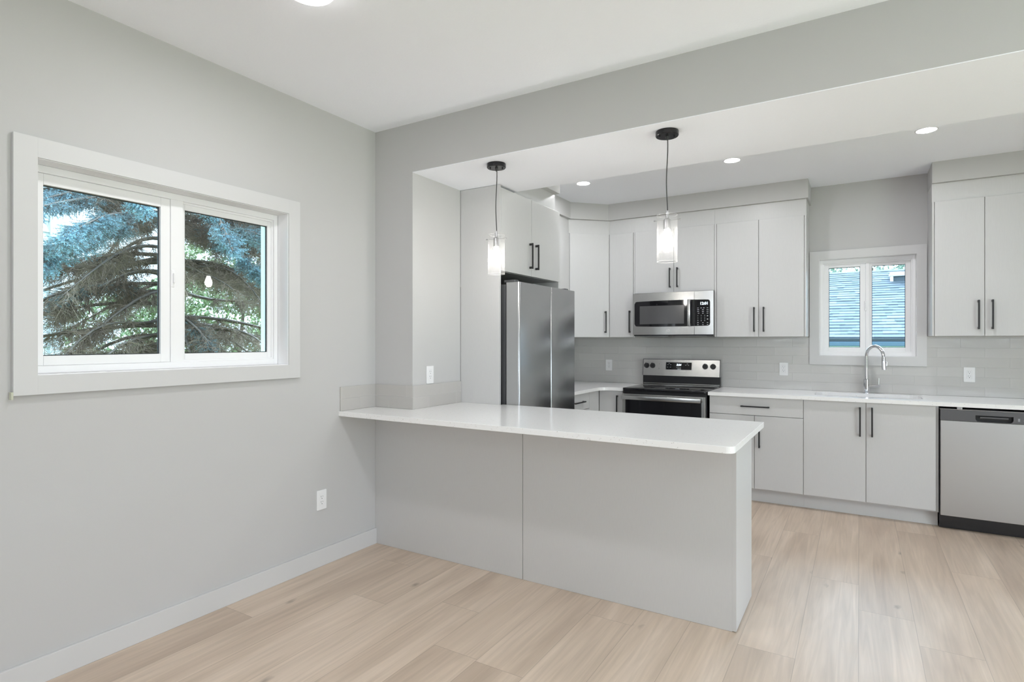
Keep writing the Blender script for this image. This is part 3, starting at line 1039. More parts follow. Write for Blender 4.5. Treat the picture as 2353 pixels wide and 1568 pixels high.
# microwave: local origin at wall, left; x 0..0.75
MW = 0.750
root = thing('microwave', 'stainless over-the-range microwave with black glass door', 'microwave', (-1.8685, YB, 0))
FY = -(YB - 5.335)            # nominal front
bow = lambda x: FY - 0.009 * (1 - ((x - MW / 2) / (MW / 2)) ** 2)
z0, z1 = 1.412, 1.8055
obj('microwave_body', BX(0.004, MW - 0.004, FY + 0.022, -0.010, 1.400, z1, bev=0.002), BLACKP, root)
xsplit = 0.583
b = bmesh.new(); curved(b, 0.0, xsplit - 0.0015, lambda x: z0, lambda x: z1, bow, FY + 0.02)
door = obj('microwave_door', b, STEEL, root, True)
b = bmesh.new(); curved(b, xsplit + 0.0015, MW, lambda x: z0, lambda x: z1, bow, FY + 0.02, 8)
ctl = obj('control_column', b, STEEL, root, True)


def lens(x, top, x0=0.018, r=0.022):
    c = 0.006 * (1 - ((x - MW / 2) / (MW / 2)) ** 2)
    z = (1.726 + c) if top else (1.4925 - c)
    for xe, s in ((x0, 1), (0.722, -1)):
        dd = (x - xe) * s
        if dd < r:
            cut = r - math.sqrt(max(0, r * r - (r - max(dd, 0)) ** 2))
            z += -cut if top else cut
    return z


b = bmesh.new(); curved(b, 0.018, xsplit - 0.002, lambda x: lens(x, False), lambda x: lens(x, True), lambda x: bow(x) - 0.0025, FY + 0.001, 48)
obj('window_glass_panel', b, BGLASS, door, True)
b = bmesh.new(); curved(b, 0.070, 0.492, lambda x: 1.512, lambda x: 1.684, lambda x: bow(x) - 0.0034, FY, 24)
obj('viewing_window', b, mat('window_mesh', (0.075, 0.075, 0.078), 0.18, spec=0.6), door, True)
b = bmesh.new(); curved(b, xsplit + 0.002, 0.722, lambda x: lens(x, False), lambda x: lens(x, True), lambda x: bow(x) - 0.0025, FY + 0.001, 36)
kp = obj('keypad_panel', b, BGLASS, root, True)
b = bmesh.new()
bx(b, 0.528, 0.556, bow(0.54) - 0.040, bow(0.54) - 0.026, 1.489, 1.733, 0.004)
for zz in (1.50, 1.722):
    bx(b, 0.530, 0.554, bow(0.54) - 0.028, bow(0.54) - 0.002, zz - 0.012, zz + 0.012, 0.002)
obj('door_handle', b, STEEL, door, True)
text_mesh('clock_digits', '12:01', 0.034, DIGIT, kp, Matrix.Translation((0.670, bow(0.67) - 0.0040, 1.692)) @ FACE, bold=0.0008)
rows = [(1.652, (0.616, 0.644, 0.668, 0.700), 0.006), (1.636, (0.618, 0.660, 0.700), 0.008), (1.620, (0.618, 0.660, 0.700), 0.008),
        (1.604, (0.622, 0.660, 0.700), 0.007), (1.584, (0.616, 0.645, 0.675), 0.0022), (1.568, (0.616, 0.645, 0.675), 0.0022),
        (1.552, (0.616, 0.645, 0.675), 0.0022), (1.536, (0.616, 0.645, 0.675), 0.004), (1.518, (0.616, 0.660, 0.700), 0.006),
        (1.500, (0.616, 0.660, 0.700), 0.006)]
for z_, xs_, hw in rows:
    for x_ in xs_:
        obj('key_legend', BX(x_ - hw, x_ + hw, bow(x_) - 0.0032, bow(x_) - 0.002, z_ - 0.002, z_ + 0.002), LEG, kp)
for z_ in (1.580, 1.550):
    obj('key_legend', BX(0.695, 0.705, bow(0.7) - 0.0032, bow(0.7) - 0.002, z_ - 0.004, z_ + 0.004), LEG, kp)
b = bmesh.new()
c_ = Vector((0.345, bow(0.345) - 0.0005, 1.449))
cyl(b, c_, c_ + Vector((0, -0.0015, 0)), 0.0145, seg=32)
em = obj('emblem', b, mat('emblem_grey', (0.66, 0.66, 0.66), 0.4, 0.6), door, True)
ring = bmesh.new()
tube(ring, [c_ + Vector((0.0125 * math.cos(t), -0.002, 0.0125 * math.sin(t))) for t in [2 * math.pi * i / 32 for i in range(33)]], 0.0008, 6, False)
obj('emblem_ring', ring, CHROME, door, True)
text_mesh('emblem_letters', 'GE', 0.0135, NICKEL, door, Matrix.Translation(c_ + Vector((0, -0.002, 0))) @ FACE, shear=0.25)
for i in range(2):
    obj('vent_filter', BX(0.05 + i * 0.35, 0.33 + i * 0.35, FY + 0.05, FY + 0.16, 1.396, 1.3995), NICKEL, root)

# range ---------------------------------------------------------------
RWX = 0.752
root = thing('range', 'freestanding stainless electric range with black ceramic cooktop', 'stove', (-1.8755, YB, 0))
yf = lambda Y: Y - YB
obj('range_body', BX(0.002, RWX - 0.002, yf(5.098), yf(5.705), 0.03, 0.896, bev=0.002), BLACKP, root)
b = bmesh.new()
prism(b, rrect(0.0, RWX, yf(5.062), yf(5.665), 0.02), 0.897, 0.9195, 0.003)
ck = obj('cooktop', b, BGLASS, root, True)
BR = mat('burner_print', (0.05, 0.05, 0.052), 0.15)
for cx_, cy_, r_ in ((0.19, 5.22, 0.105), (0.56, 5.22, 0.085), (0.19, 5.48, 0.08), (0.56, 5.48, 0.105)):
    for rr_ in (r_, r_ * 0.62):
        b = bmesh.new()
        tube(b, [Vector((cx_ + rr_ * math.cos(t), yf(cy_) + rr_ * math.sin(t), 0.9193)) for t in [2 * math.pi * i / 40 for i in range(41)]], 0.0007, 4, False)
        obj('burner_ring', b, BR, ck)
# oven door
b = BX(0.004, RWX - 0.004, yf(5.052), yf(5.097), 0.235, 0.868, bev=0.003)
od = obj('oven_door', b, STEEL, root)
obj('oven_window', BX(0.035, RWX - 0.035, yf(5.0505), yf(5.054), 0.28, 0.832, bev=0.001), BGLASS, od)
b = bmesh.new()
bx(b, 0.006, RWX - 0.034, yf(5.006), yf(5.020), 0.819, 0.857, 0.003)
for x_ in (0.03, RWX - 0.06):
    bx(b, x_ - 0.012, x_ + 0.012, yf(5.02), yf(5.0518), 0.829, 0.850, 0.002)
obj('oven_handle', b, STEEL, od, True)
obj('storage_drawer', BX(0.004, RWX - 0.004, yf(5.055), yf(5.097), 0.06, 0.228, bev=0.003), STEEL, root)
for x_ in (0.03, RWX - 0.07):
    for y_ in (5.13, 5.62):
        b = bmesh.new(); cyl(b, (x_ + 0.02, yf(y_), 0.0005), (x_ + 0.02, yf(y_), 0.031), 0.014, seg=12)
        obj('levelling_foot', b, BLACKP, root)
# backguard
bgm = obj('backguard', BX(0.0, RWX, yf(5.660), yf(5.700), 0.9205, 1.010, bev=0.002), BLACKP, root)
b = bmesh.new()
prism(b, [(0, 0), (0.165, 0.022), (0.167, 0.052), (0.0, 0.052)], 0.0, RWX)
b.transform(Matrix(((0, 0, 1, 0), (0, 1, 0, yf(5.645)), (1, 0, 0, 1.008), (0, 0, 0, 1))))
cp = obj('control_panel', b, STEEL, root)
tilt = math.atan2(0.022, 0.165)
CPM = Matrix.Translation((0, yf(5.645), 1.008)) @ Matrix.Rotation(-tilt, 4, 'X')   # local: x right, z up the slope, y into panel
b = bmesh.new()
for p_ in ((0, RWX, -0.0015, 0.003, 0.160, 0.166), (0, 0.005, -0.0015, 0.003, 0, 0.166), (RWX - 0.005, RWX, -0.0015, 0.003, 0, 0.166)):
    bx(b, *p_)
b.transform(CPM)
obj('panel_edge_trim', b, STRIP, cp)
for i, u in enumerate((0.040, 0.101, 0.613, 0.686)):
    b = bmesh.new()
    cyl(b, (u, -0.0005, 0.099), (u, -0.008, 0.099), 0.0265, 0.0255, 28)
    cyl(b, (u, -0.008, 0.099), (u, -0.024, 0.099), 0.0215, 0.019, 28)
    b.transform(CPM)
    kb = obj('knob', b, DARK, root, True)
    b = bmesh.new(); bx(b, u - 0.0045, u + 0.0045, -0.034, -0.0235, 0.099 - 0.021, 0.099 + 0.026, 0.002); b.transform(CPM)
    obj('grip', b, DARK, kb)
b = bmesh.new(); prism(b, [(x, z) for x, z in rrect(0.236, 0.486, 0.062, 0.134, 0.006)], 0, 0.003)
b.transform(CPM @ Matrix(((1, 0, 0, 0), (0, 0, -1, 0.0), (0, 1, 0, 0), (0, 0, 0, 1))))
dp = obj('display', b, BGLASS, root)
b = bmesh.new()
for p_ in ((0.231, 0.491, -0.0018, 0.001, 0.134, 0.138), (0.231, 0.491, -0.0018, 0.001, 0.058, 0.062), (0.231, 0.236, -0.0018, 0.001, 0.058, 0.138), (0.486, 0.491, -0.0018, 0.001, 0.058, 0.138)):
    bx(b, *p_)
b.transform(CPM); obj('display_bezel', b, CHROME, dp)
text_mesh('clock_digits', '2:24', 0.026, DIGIT, dp, CPM @ Matrix.Translation((0.362, -0.0042, 0.109)) @ FACE, bold=0.0007, shear=0.2)
for x_, z_ in ((0.255, 0.110), (0.283, 0.110), (0.252, 0.086), (0.281, 0.086), (0.268, 0.122), (0.346, 0.082), (0.362, 0.082), (0.378, 0.082), (0.430, 0.108), (0.455, 0.108), (0.445, 0.121)):
    b = BX(x_ - 0.006, x_ + 0.006, -0.0036, -0.0028, z_ - 0.0016, z_ + 0.0016); b.transform(CPM)
    obj('display_legend', b, LEG, dp)
b = BX(0.350, 0.384, -0.0036, -0.0028, 0.0645, 0.0715); b.transform(CPM)
obj('display_badge', b, LEG, dp)
INK = mat('grey_ink', (0.25, 0.25, 0.25), 0.6)
for x_, z_ in ((0.168, 0.116), (0.165, 0.072)):
    b = bmesh.new(); cyl(b, (x_, -0.001, z_), (x_, 0.001, z_), 0.003, seg=12); b.transform(CPM)
    obj('indicator_lamp', b, LEGD, cp)
    b = BX(x_ - 0.012, x_ + 0.012, -0.0006, 0.001, z_ - 0.011, z_ - 0.0095); b.transform(CPM)
    obj('panel_legend', b, INK, cp)
for u in (0.040, 0.101, 0.613, 0.686):
    for (ua, za) in ((u, 0.1355), (u - 0.028, 0.1235), (u + 0.028, 0.1235)):
        b = BX(ua - 0.0025, ua + 0.0025, -0.0006, 0.001, za - 0.0015, za + 0.0015); b.transform(CPM)
        obj('panel_legend', b, INK, cp)
obj('rear_trim_strip', BX(0.006, RWX - 0.006, yf(5.6585), yf(5.661), 0.928, 0.934), STEEL, root)
obj('rear_vent_lip', BX(0.006, RWX - 0.006, yf(5.645), yf(5.66), 0.9195, 0.9215), STEEL, root)

# dishwasher ------------------------------------------------------------
root = thing('dishwasher', 'stainless dishwasher with dark control strip and pocket handle', 'dishwasher', (0.4935, YB, 0))
obj('dishwasher_body', BX(0.004, 0.596, yf(5.15), yf(5.70), 0.02, 0.868), BLACKP, root)
dd = obj('door_panel', BX(0.006, 0.594, yf(5.108), yf(5.149), 0.103, 0.784, bev=0.003), STEELD, root)
b = slab_hole([(0.006, 0.7855), (0.594, 0.7855), (0.594, 0.862), (0.006, 0.862)],
              arc(0.225, 0.832 - 0.022, 0.022, 180, 270, 6) + arc(0.385, 0.832 - 0.022, 0.022, 270, 360, 6) + [(0.407, 0.832), (0.203, 0.832)], 0.0, 0.040)
b.transform(Matrix(((1, 0, 0, 0), (0, 0, 1, yf(5.108)), (0, 1, 0, 0), (0, 0, 0, 1))))
bmesh.ops.recalc_face_normals(b, faces=b.faces[:])
cs = obj('control_strip', b, STRIP, root)
obj('pocket_grip', BX(0.228, 0.382, yf(5.112), yf(5.124), 0.812, 0.823, bev=0.002), STRIP, cs)
for i in range(4):
    obj('button_legend', BX(0.430, 0.441, yf(5.1072), yf(5.1082), 0.804 + i * 0.0055, 0.806 + i * 0.0055), LEG, cs)
for i in range(4):
    obj('button_legend', BX(0.460 + i * 0.03, 0.474 + i * 0.03, yf(5.1072), yf(5.1082), 0.808, 0.8105), LEG, cs)
    obj('button_legend', BX(0.464 + i * 0.03, 0.470 + i * 0.03, yf(5.1072), yf(5.1082), 0.815, 0.818), LEG, cs)
obj('top_edge_strip', BX(0.004, 0.596, yf(5.112), yf(5.148), 0.8635, 0.8665), STEEL, root)
b = bmesh.new()
bx(b, 0.004, 0.596, yf(5.125), yf(5.148), 0.060, 0.101)
bx(b, 0.004, 0.596, yf(5.165), yf(5.185), 0.004, 0.060)
obj('toe_kick', b, BLACKP, root)
b = bmesh.new()
bx(b, 0.10, 0.13, yf(5.112), yf(5.13), 0.8668, 0.883, 0.001)
obj('mounting_bracket', b, CHROME, root)

# refrigerator ------------------------------------------------------------
root = thing('refrigerator', 'stainless side-by-side refrigerator in the cabinet niche', 'refrigerator', (XL, 3.345, 0), R(90))
fx = lambda Xw: -(Xw - XL)
obj('refrigerator_body', BX(0.022, 0.864, fx(-2.092), -0.03, 0.03, 1.745, bev=0.004), GREYD, root)
for (a_, c_) in ((0.015, 0.483), (0.488, 0.905)):
    b = bmesh.new()
    r_ = 0.012
    yF, yBk = fx(-1.976), fx(-2.081)
    prism(b, [(a_, yBk), (a_, yF + r_)] + arc(a_ + r_, yF + r_, r_, 180, 270, 5) + arc(c_ - r_, yF + r_, r_, 270, 360, 5) + [(c_, yBk)], 0.045, 1.757, 0.002)
    d = obj('refrigerator_door', b, STEELF, root, True)
    sx = (a_ - 0.0006, a_ + 0.002) if a_ < 0.1 else (c_ - 0.002, c_ + 0.0006)
    obj('door_side_skin', BX(sx[0], sx[1], yF + r_ + 0.001, yBk - 0.001, 0.047, 1.755), STEELS, d)
for x_ in (0.03, 0.82):
    b = bmesh.new(); bx(b, x_, x_ + 0.05, fx(-2.02), fx(-2.11), 1.7575, 1.775, 0.003)
    obj('hinge_cover', b, GREYD, root)
for x_ in (0.08, 0.8):
    for y_ in (-0.1, -0.6):
        b = bmesh.new(); cyl(b, (x_, y_, 0.0005), (x_, y_, 0.031), 0.02, seg=12)
        obj('levelling_foot', b, BLACKP, root)
obj('base_grille', BX(0.02, 0.86, fx(-2.06), fx(-2.091), 0.035, 0.08), BLACKP, root)


# ---------------------------------------------------------------- outlets
def make_outlet():
    root = thing('wall_outlet', '', 'outlet', (0, 0, 0))
    b = bmesh.new(); prism(b, [(x, z) for x, z in rrect(-0.036, 0.036, -0.0585, 0.0585, 0.004)], 0.0, 0.0055, 0.0015)
    b.transform(Matrix(((1, 0, 0, 0), (0, 0, -1, -0.0004), (0, 1, 0, 0), (0, 0, 0, 1))))
    pl = obj('cover_plate', b, OUTW, root)
    b = BX(-0.0165, 0.0165, -0.0072, -0.005, -0.0335, 0.0335, bev=0.0012)
    rc = obj('receptacle', b, OUTW, root)
    for s in (1, -1):
        zc = s * 0.016
        obj('slot', BX(-0.0078, -0.0058, -0.00745, -0.0068, zc + 0.001, zc + 0.010), LEGD, rc)
        obj('slot', BX(0.0052, 0.0070, -0.00745, -0.0068, zc + 0.002, zc + 0.009), LEGD, rc)
        b = bmesh.new(); cyl(b, (0, -0.0068, zc - 0.007), (0, -0.00745, zc - 0.007), 0.0026, seg=12)
        obj('ground_hole', b, LEGD, rc)
        b = bmesh.new(); cyl(b, (0, -0.0055, s * 0.048), (0, -0.0066, s * 0.048), 0.0028, seg=12)
        obj('screw', b, OUTW, pl)
    return root


o0 = make_outlet()
spots = [((XL, 2.354, 0.396), R(90), 'white duplex outlet low on the left wall under the window side', 'wall outlets'),
         ((PX, 2.975, 1.128), R(90), 'white duplex outlet on the pier above the peninsula tiles', 'wall outlets'),
         ((-2.264, YB - 0.0085, 1.0985), 0, 'white duplex outlet on backsplash tiles left of the range', 'wall outlets'),
         ((-0.584, YB - 0.0085, 1.0985), 0, 'white duplex outlet on backsplash tiles between range and sink', 'wall outlets'),
         ((0.742, YB - 0.0085, 1.087), 0, 'white duplex outlet on backsplash tiles right of the faucet', 'wall outlets')]
for i, (loc, rz, lab, g) in enumerate(spots):
    if i == 0:
        o0.location = loc; o0.rotation_euler = (0, 0, rz); o0['label'] = lab; o0['group'] = g
    else:
        dup(o0, loc, rz, lab, g)


# ---------------------------------------------------------------- lamps
def make_pendant(x, label):
    root = thing('pendant_light', label, 'pendant light', (x, 2.935, ZS - 0.004), 0, 'pendant lights over the peninsula')
    b = bmesh.new(); lathe(b, [(0, 0), (0.057, 0), (0.058, -0.003), (0.058, -0.022), (0.055, -0.026), (0, -0.026)], 40)
    cn = obj('canopy', b, mat('canopy_black', (0.03, 0.03, 0.032), 0.25, 0.6) if 'canopy_black' not in bpy.data.materials else bpy.data.materials['canopy_black'], root, True)
    for s in (-1, 1):
        b = bmesh.new(); cyl(b, (0.032 * s, 0.02 * s, -0.026), (0.032 * s, 0.02 * s, -0.033), 0.004, seg=12)
        obj('canopy_screw', b, DARK, cn)
    b = bmesh.new(); cyl(b, (0, 0, -0.026), (0, 0, -0.045), 0.009, 0.004, 14)
    obj('strain_relief', b, DARK, cn)
    b = bmesh.new()
    tube(b, [(0.003 * math.sin(i / 12 * 6.3 + 1), 0.002 * math.cos(i / 12 * 5), -0.04 - i / 12 * 0.375) for i in range(13)], 0.0028, 8)
    obj('cord', b, mat('grey_cord', (0.05, 0.05, 0.05), 0.5) if 'grey_cord' not in bpy.data.materials else bpy.data.materials['grey_cord'], root, True)
    b = bmesh.new(); lathe(b, [(0, -0.408), (0.005, -0.408), (0.008, -0.425), (0.008, -0.447), (0.017, -0.452), (0.019, -0.456), (0.019, -0.505), (0, -0.505)], 24)
    obj('socket', b, NICKEL, root, True)
    b = bmesh.new(); cyl(b, (-0.060, -0.012, -0.457), (0.060, 0.012, -0.457), 0.0014, seg=8)
    for s in (-1, 1):
        cyl(b, (0.058 * s, 0.0116 * s, -0.457), (0.066 * s, 0.0132 * s, -0.457), 0.004, seg=10)
    obj('cross_pin', b, NICKEL, root)
    b = bmesh.new(); lathe(b, [(0, -0.506), (0.014, -0.506), (0.017, -0.52), (0.027, -0.545), (0.030, -0.566), (0.027, -0.583), (0.016, -0.598), (0, -0.603)], 24)
    obj('bulb', b, BULB, root, True)
    b = bmesh.new(); lathe(b, [(0.0515, -0.431), (0.0515, -0.671), (0.0485, -0.671), (0.0485, -0.431), (0.0515, -0.431)], 48)
    gs_ = obj('glass_shade', b, FROST, root, True)
    for z_ in (-0.4315, -0.6705):
        b = bmesh.new()
        tube(b, [Vector((0.050 * math.cos(t), 0.050 * math.sin(t), z_)) for t in [2 * math.pi * i / 48 for i in range(49)]], 0.0016, 8, False)
        obj('glass_rim', b, RIM, gs_, True)
    return root


pd = make_pendant(-1.890, 'glass cylinder pendant nearer the fridge, left of the pair')
dup(pd, (-0.845, 2.935, ZS - 0.004), 0, 'glass cylinder pendant in front of the microwave, right of the pair')


def make_pot():
    root = thing('recessed_light', '', 'ceiling light', (0, 0, 0))
    b = bmesh.new(); lathe(b, [(0.0555, -0.001), (0.0625, -0.001), (0.0625, -0.002), (0.0565, -0.004), (0.0555, -0.001)], 36)
    obj('trim_ring', b, TRIM, root, True)
    b = bmesh.new(); lathe(b, [(0, -0.001), (0.0553, -0.001), (0.0553, -0.004), (0.045, -0.0065), (0, -0.0075)], 36)
    obj('lens', b, POT, root)
    l = bpy.data.lights.new('downlight', 'AREA'); l.shape = 'DISK'; l.size = 0.085; l.energy = 7.2; l.color = (0.97, 0.968, 1.0)
    lo = bpy.data.objects.new('downlight', l); lo.location = (0, 0, -0.010); COL.objects.link(lo); lo.parent = root
    return root


pots = [(-2.035, 'lit recessed ceiling light nearest the fridge cabinet'), (-0.818, 'lit recessed ceiling light above the microwave side, middle of the row'),
        (0.372, 'lit recessed ceiling light in front of sink window, rightmost of the row')]
p0 = make_pot()
for i, (x_, lab) in enumerate(pots):
    if i == 0:
        p0.location = (x_, 4.547, ZK); p0['label'] = lab; p0['group'] = 'recessed kitchen ceiling lights'
    else:
        dup(p0, (x_, 4.547, ZK), 0, lab, 'recessed kitchen ceiling lights')
root = thing('ceiling_light', 'round lit disc light on dining ceiling at top edge of photo', 'ceiling light', (-1.819, 1.490, ZC))
b = bmesh.new(); lathe(b, [(0, -0.001), (0.0955, -0.001), (0.0955, -0.030), (0.092, -0.034), (0.090, -0.001)], 48)
obj('housing', b, TRIM, root, True)
b = bmesh.new(); lathe(b, [(0, -0.050), (0.075, -0.0495), (0.088, -0.047), (0.0935, -0.040), (0.0935, -0.034), (0, -0.034)], 48)
obj('diffuser', b, DISC, root, True)
l = bpy.data.lights.new('disc_light', 'AREA'); l.shape = 'DISK'; l.size = 0.17; l.energy = 10.0; l.color = (0.97, 0.968, 1.0)
lo = bpy.data.objects.new('disc_light', l); lo.location = (0, 0, -0.053); COL.objects.link(lo); lo.parent = root
dim = l.copy(); dim.energy = 4.0
# unseen copies of the fixture, added to brighten the dining side
for x_, y_, lab in ((-0.2, 1.49, 'added unseen disc light on dining ceiling above the photographer'),
                    (1.4, 1.49, 'added unseen disc light on dining ceiling towards the patio door'),
                    (-1.819, -1.2, 'added unseen disc light on rear dining ceiling beside the left wall'),
                    (-0.2, -1.2, 'added unseen disc light in the middle of the rear dining ceiling'),
                    (1.4, -1.2, 'added unseen disc light on rear dining ceiling near the right wall')):
    d_ = dup(root, (x_, y_, ZC), 0, lab)
    for c_ in d_.children:
        if c_.type == 'LIGHT':
            c_.data = dim

# ---------------------------------------------------------------- outside
GRASS = mat('lawn_green', (0.16, 0.24, 0.07), 0.9)
vary(GRASS, (0.11, 0.18, 0.05), (0.30, 0.38, 0.12), 1.3, 4)
struct('floor_outdoors', BX(-40, 40, -30, 50, -0.62, -0.55), GRASS)
SIDING = mat('blue_white_siding', (0.66, 0.72, 0.78), 0.6)
# neighbour's house seen past the side window
root = thing('neighbour_house', 'pale lap-sided house wall behind the spruce', 'house', (-9.2, 3.45, -0.55))
b = bmesh.new()
zz = 0.0
while zz < 5.2:
    # each lap board leans out at its foot
    prof = [(0, zz), (0.028, zz), (0.006, zz + 0.152), (0, zz + 0.152)]
    vs0 = [b.verts.new((x, -9, z)) for x, z in prof]; vs1 = [b.verts.new((x, -0.13, z)) for x, z in prof]
    for i in range(4):
        b.faces.new((vs0[i], vs0[(i + 1) % 4], vs1[(i + 1) % 4], vs1[i]))
    b.faces.new(vs0[::-1]); b.faces.new(vs1)
    zz += 0.152
bmesh.ops.recalc_face_normals(b, faces=b.faces[:])
obj('lap_siding', b, SIDING, root)
obj('corner_board', BX(-0.1, 0.04, -0.13, 0.0, 0, 5.2), SIDING, root)
obj('wall_core', BX(-6, -0.001, -9, -0.001, 0, 5.2), SIDING, root)
b = bmesh.new()
prism(b, [(0.5, 5.1), (0.5, 5.25), (-3, 7.0), (-6.5, 5.25), (-6.5, 5.1)], -9.4, 0.4)
b.transform(Matrix(((1, 0, 0, 0), (0, 0, 1, 0), (0, 1, 0, 0), (0, 0, 0, 1))))
bmesh.ops.recalc_face_normals(b, faces=b.faces[:])
obj('house_roof', b, mat('grey_shingle', (0.12, 0.13, 0.15), 0.9), root)

# neighbour's garage roof behind the sink window
SH = mat('blue_grey_shingle', (0.3, 0.4, 0.5), 0.85)
tc = N(SH, 'ShaderNodeUVMap'); tc.uv_map = 'UVMap'
wn = N(SH, 'ShaderNodeTexWhiteNoise'); L(SH, tc.outputs[0], wn.inputs[0])
cr = N(SH, 'ShaderNodeValToRGB'); e = cr.color_ramp.elements
e[0].position = 0.0; e[0].color = (0.07, 0.093, 0.122, 1); e[1].position = 1.0; e[1].color = (0.17, 0.20, 0.235, 1)
q = e.new(0.6); q.color = (0.104, 0.132, 0.165, 1)
L(SH, wn.outputs[0], cr.inputs[0]); L(SH, cr.outputs[0], bsdf(SH).inputs['Base Color'])
root = thing('garage_roof_building', 'neighbour building with blue-grey shingle roof behind the sink window', 'building', (0, 10.6, -0.55))
EZ, RISE, RUN = 1.405 + 0.55, 1.42, 3.6
slope = math.atan2(RISE, RUN)
Ls = math.hypot(RISE, RUN)
rnd = random.Random(5)
b = bmesh.new()
uvl = b.loops.layers.uv.new('UVMap')
rows_n = 27
ex = Ls / rows_n
for r_i in range(rows_n):
    x = -6.0
    s0 = r_i * ex
    while x < 8.5:
        wd_ = rnd.choice((0.10, 0.14, 0.18, 0.24, 0.30))
        th = rnd.choice((0.003, 0.004, 0.0065))
        lo0, lo1 = s0 - 0.006, s0 + ex + 0.01
        c8 = []
        for (ss, nn) in ((lo0, th + 0.012), (lo1, th + 0.002), (lo1, -0.01), (lo0, -0.01)):
            yy = ss * math.cos(slope) - nn * math.sin(slope)
            z_ = EZ + ss * math.sin(slope) + nn * math.cos(slope)
            c8.append((yy, z_))
        va = [b.verts.new((x, y_, z_)) for y_, z_ in c8]; vb = [b.verts.new((x + wd_, y_, z_)) for y_, z_ in c8]
        fs = [b.faces.new((va[i], va[(i + 1) % 4], vb[(i + 1) % 4], vb[i])) for i in range(4)] + [b.faces.new(va[::-1]), b.faces.new(vb)]
        t_ = (rnd.random(), rnd.random())
        for f in fs:
            for lp in f.loops:
                lp[uvl].uv = t_
        x += wd_
bmesh.ops.recalc_face_normals(b, faces=b.faces[:])
obj('shingle_roof', b, SH, root)
b = bmesh.new()
bx(b, -6, 8.5, 0.25, 6.6, 0.0, EZ - 0.02)
obj('building_wall', b, SIDING, root)
b = bmesh.new()
prism(b, [(0.02, EZ - 0.03), (RUN, EZ + RISE - 0.03), (RUN * 2, EZ - 0.03)], -6, 8.5)
b.transform(Matrix(((0, 0, 1, 0), (1, 0, 0, 0), (0, 1, 0, 0), (0, 0, 0, 1))))
bmesh.ops.recalc_face_normals(b, faces=b.faces[:])
obj('roof_deck', b, mat('roof_deck_dark', (0.1, 0.14, 0.18), 0.9), root)
obj('gutter', BX(-6, 8.5, -0.13, -0.005, EZ - 0.135, EZ - 0.062, bev=0.01), mat('blue_gutter', (0.07, 0.13, 0.20), 0.4), root)
obj('drip_edge', BX(-6, 8.5, -0.11, -0.004, EZ - 0.060, EZ - 0.012, bev=0.004), mat('dark_drip_edge', (0.02, 0.035, 0.05), 0.5), root)
obj('fascia', BX(-6, 8.5, 0.0, 0.03, EZ - 0.32, EZ - 0.03), SIDING, root)
obj('soffit_board', BX(-6, 8.5, 0.03, 0.25, EZ - 0.32, EZ - 0.29), SIDING, root)
# roof vent
vx, vs = 0.57, 3.10
vy, vz = vs * math.cos(slope), EZ + vs * math.sin(slope)
b = bmesh.new()
bx(b, vx, vx + 0.42, vy - 0.05, vy + 0.30, vz - 0.05, vz + 0.06)
vt_ = obj('roof_vent', b, mat('vent_dark', (0.08, 0.11, 0.14), 0.6), root)
b = bmesh.new(); bx(b, vx - 0.06, vx + 0.48, vy - 0.12, vy + 0.36, vz + 0.07, vz + 0.15, 0.02); bx(b, vx - 0.05, vx, vy - 0.1, vy + 0.05, vz - 0.05, vz + 0.07)
obj('vent_cap', b, mat('vent_white', (0.8, 0.82, 0.84), 0.5), vt_)


# vegetation -------------------------------------------------------------
def mesh_np(name, V, F, m, parent=None, colr=None):
    me = bpy.data.meshes.new(name)
    V = np.asarray(V, dtype=np.float32).reshape(-1, 3)
    F = np.asarray(F, dtype=np.int32)
    k = F.shape[1]
    me.vertices.add(len(V)); me.vertices.foreach_set('co', V.ravel())
    me.loops.add(F.size); me.loops.foreach_set('vertex_index', F.ravel())
    me.polygons.add(len(F))
    me.polygons.foreach_set('loop_start', np.arange(0, F.size, k, dtype=np.int32))
    me.update(calc_edges=True)
    if colr is not None:
        at = me.color_attributes.new('tone', 'FLOAT_COLOR', 'POINT')
        at.data.foreach_set('color', np.asarray(colr, dtype=np.float32).ravel())
    me.materials.append(m)
    o = bpy.data.objects.new(name, me)
    COL.objects.link(o)
    if parent:
        o.parent = parent
    return o


def attr_mat(name, rough=0.7, transl=0.0):
    m = mat(name, (0.5, 0.5, 0.5), rough, spec=0.3)
    a = N(m, 'ShaderNodeAttribute', attribute_name='tone')
    L(m, a.outputs['Color'], bsdf(m).inputs['Base Color'])
    return m


NEED = attr_mat('spruce_needles')
TWIG = attr_mat('spruce_twigs', 0.85)
LEAF = attr_mat('leaves', 0.6)
rg = np.random.default_rng(7)


def unit(v):
    return v / (np.linalg.norm(v, axis=-1, keepdims=True) + 1e-9)


def sticks(P0, P1, r0, r1):
    """3-sided tapered sticks, arrays of end points"""
    d = unit(P1 - P0)
    a = unit(np.cross(d, np.tile([0.3, 0.5, 0.81], (len(d), 1))))
    c = np.cross(d, a)
    V = []
    for P, r in ((P0, r0), (P1, r1)):
        r = np.asarray(r).reshape(-1, 1)
        for k in range(3):
            t = 2 * math.pi * k / 3
            V.append(P + r * (math.cos(t) * a + math.sin(t) * c))
    V = np.stack(V, 1).reshape(-1, 3)
    b0 = np.arange(len(P0)) * 6
    F = []
    for k in range(3):
        F.append(np.stack([b0 + k, b0 + (k + 1) % 3, b0 + 3 + (k + 1) % 3, b0 + 3 + k], 1))
    return V, np.concatenate(F)


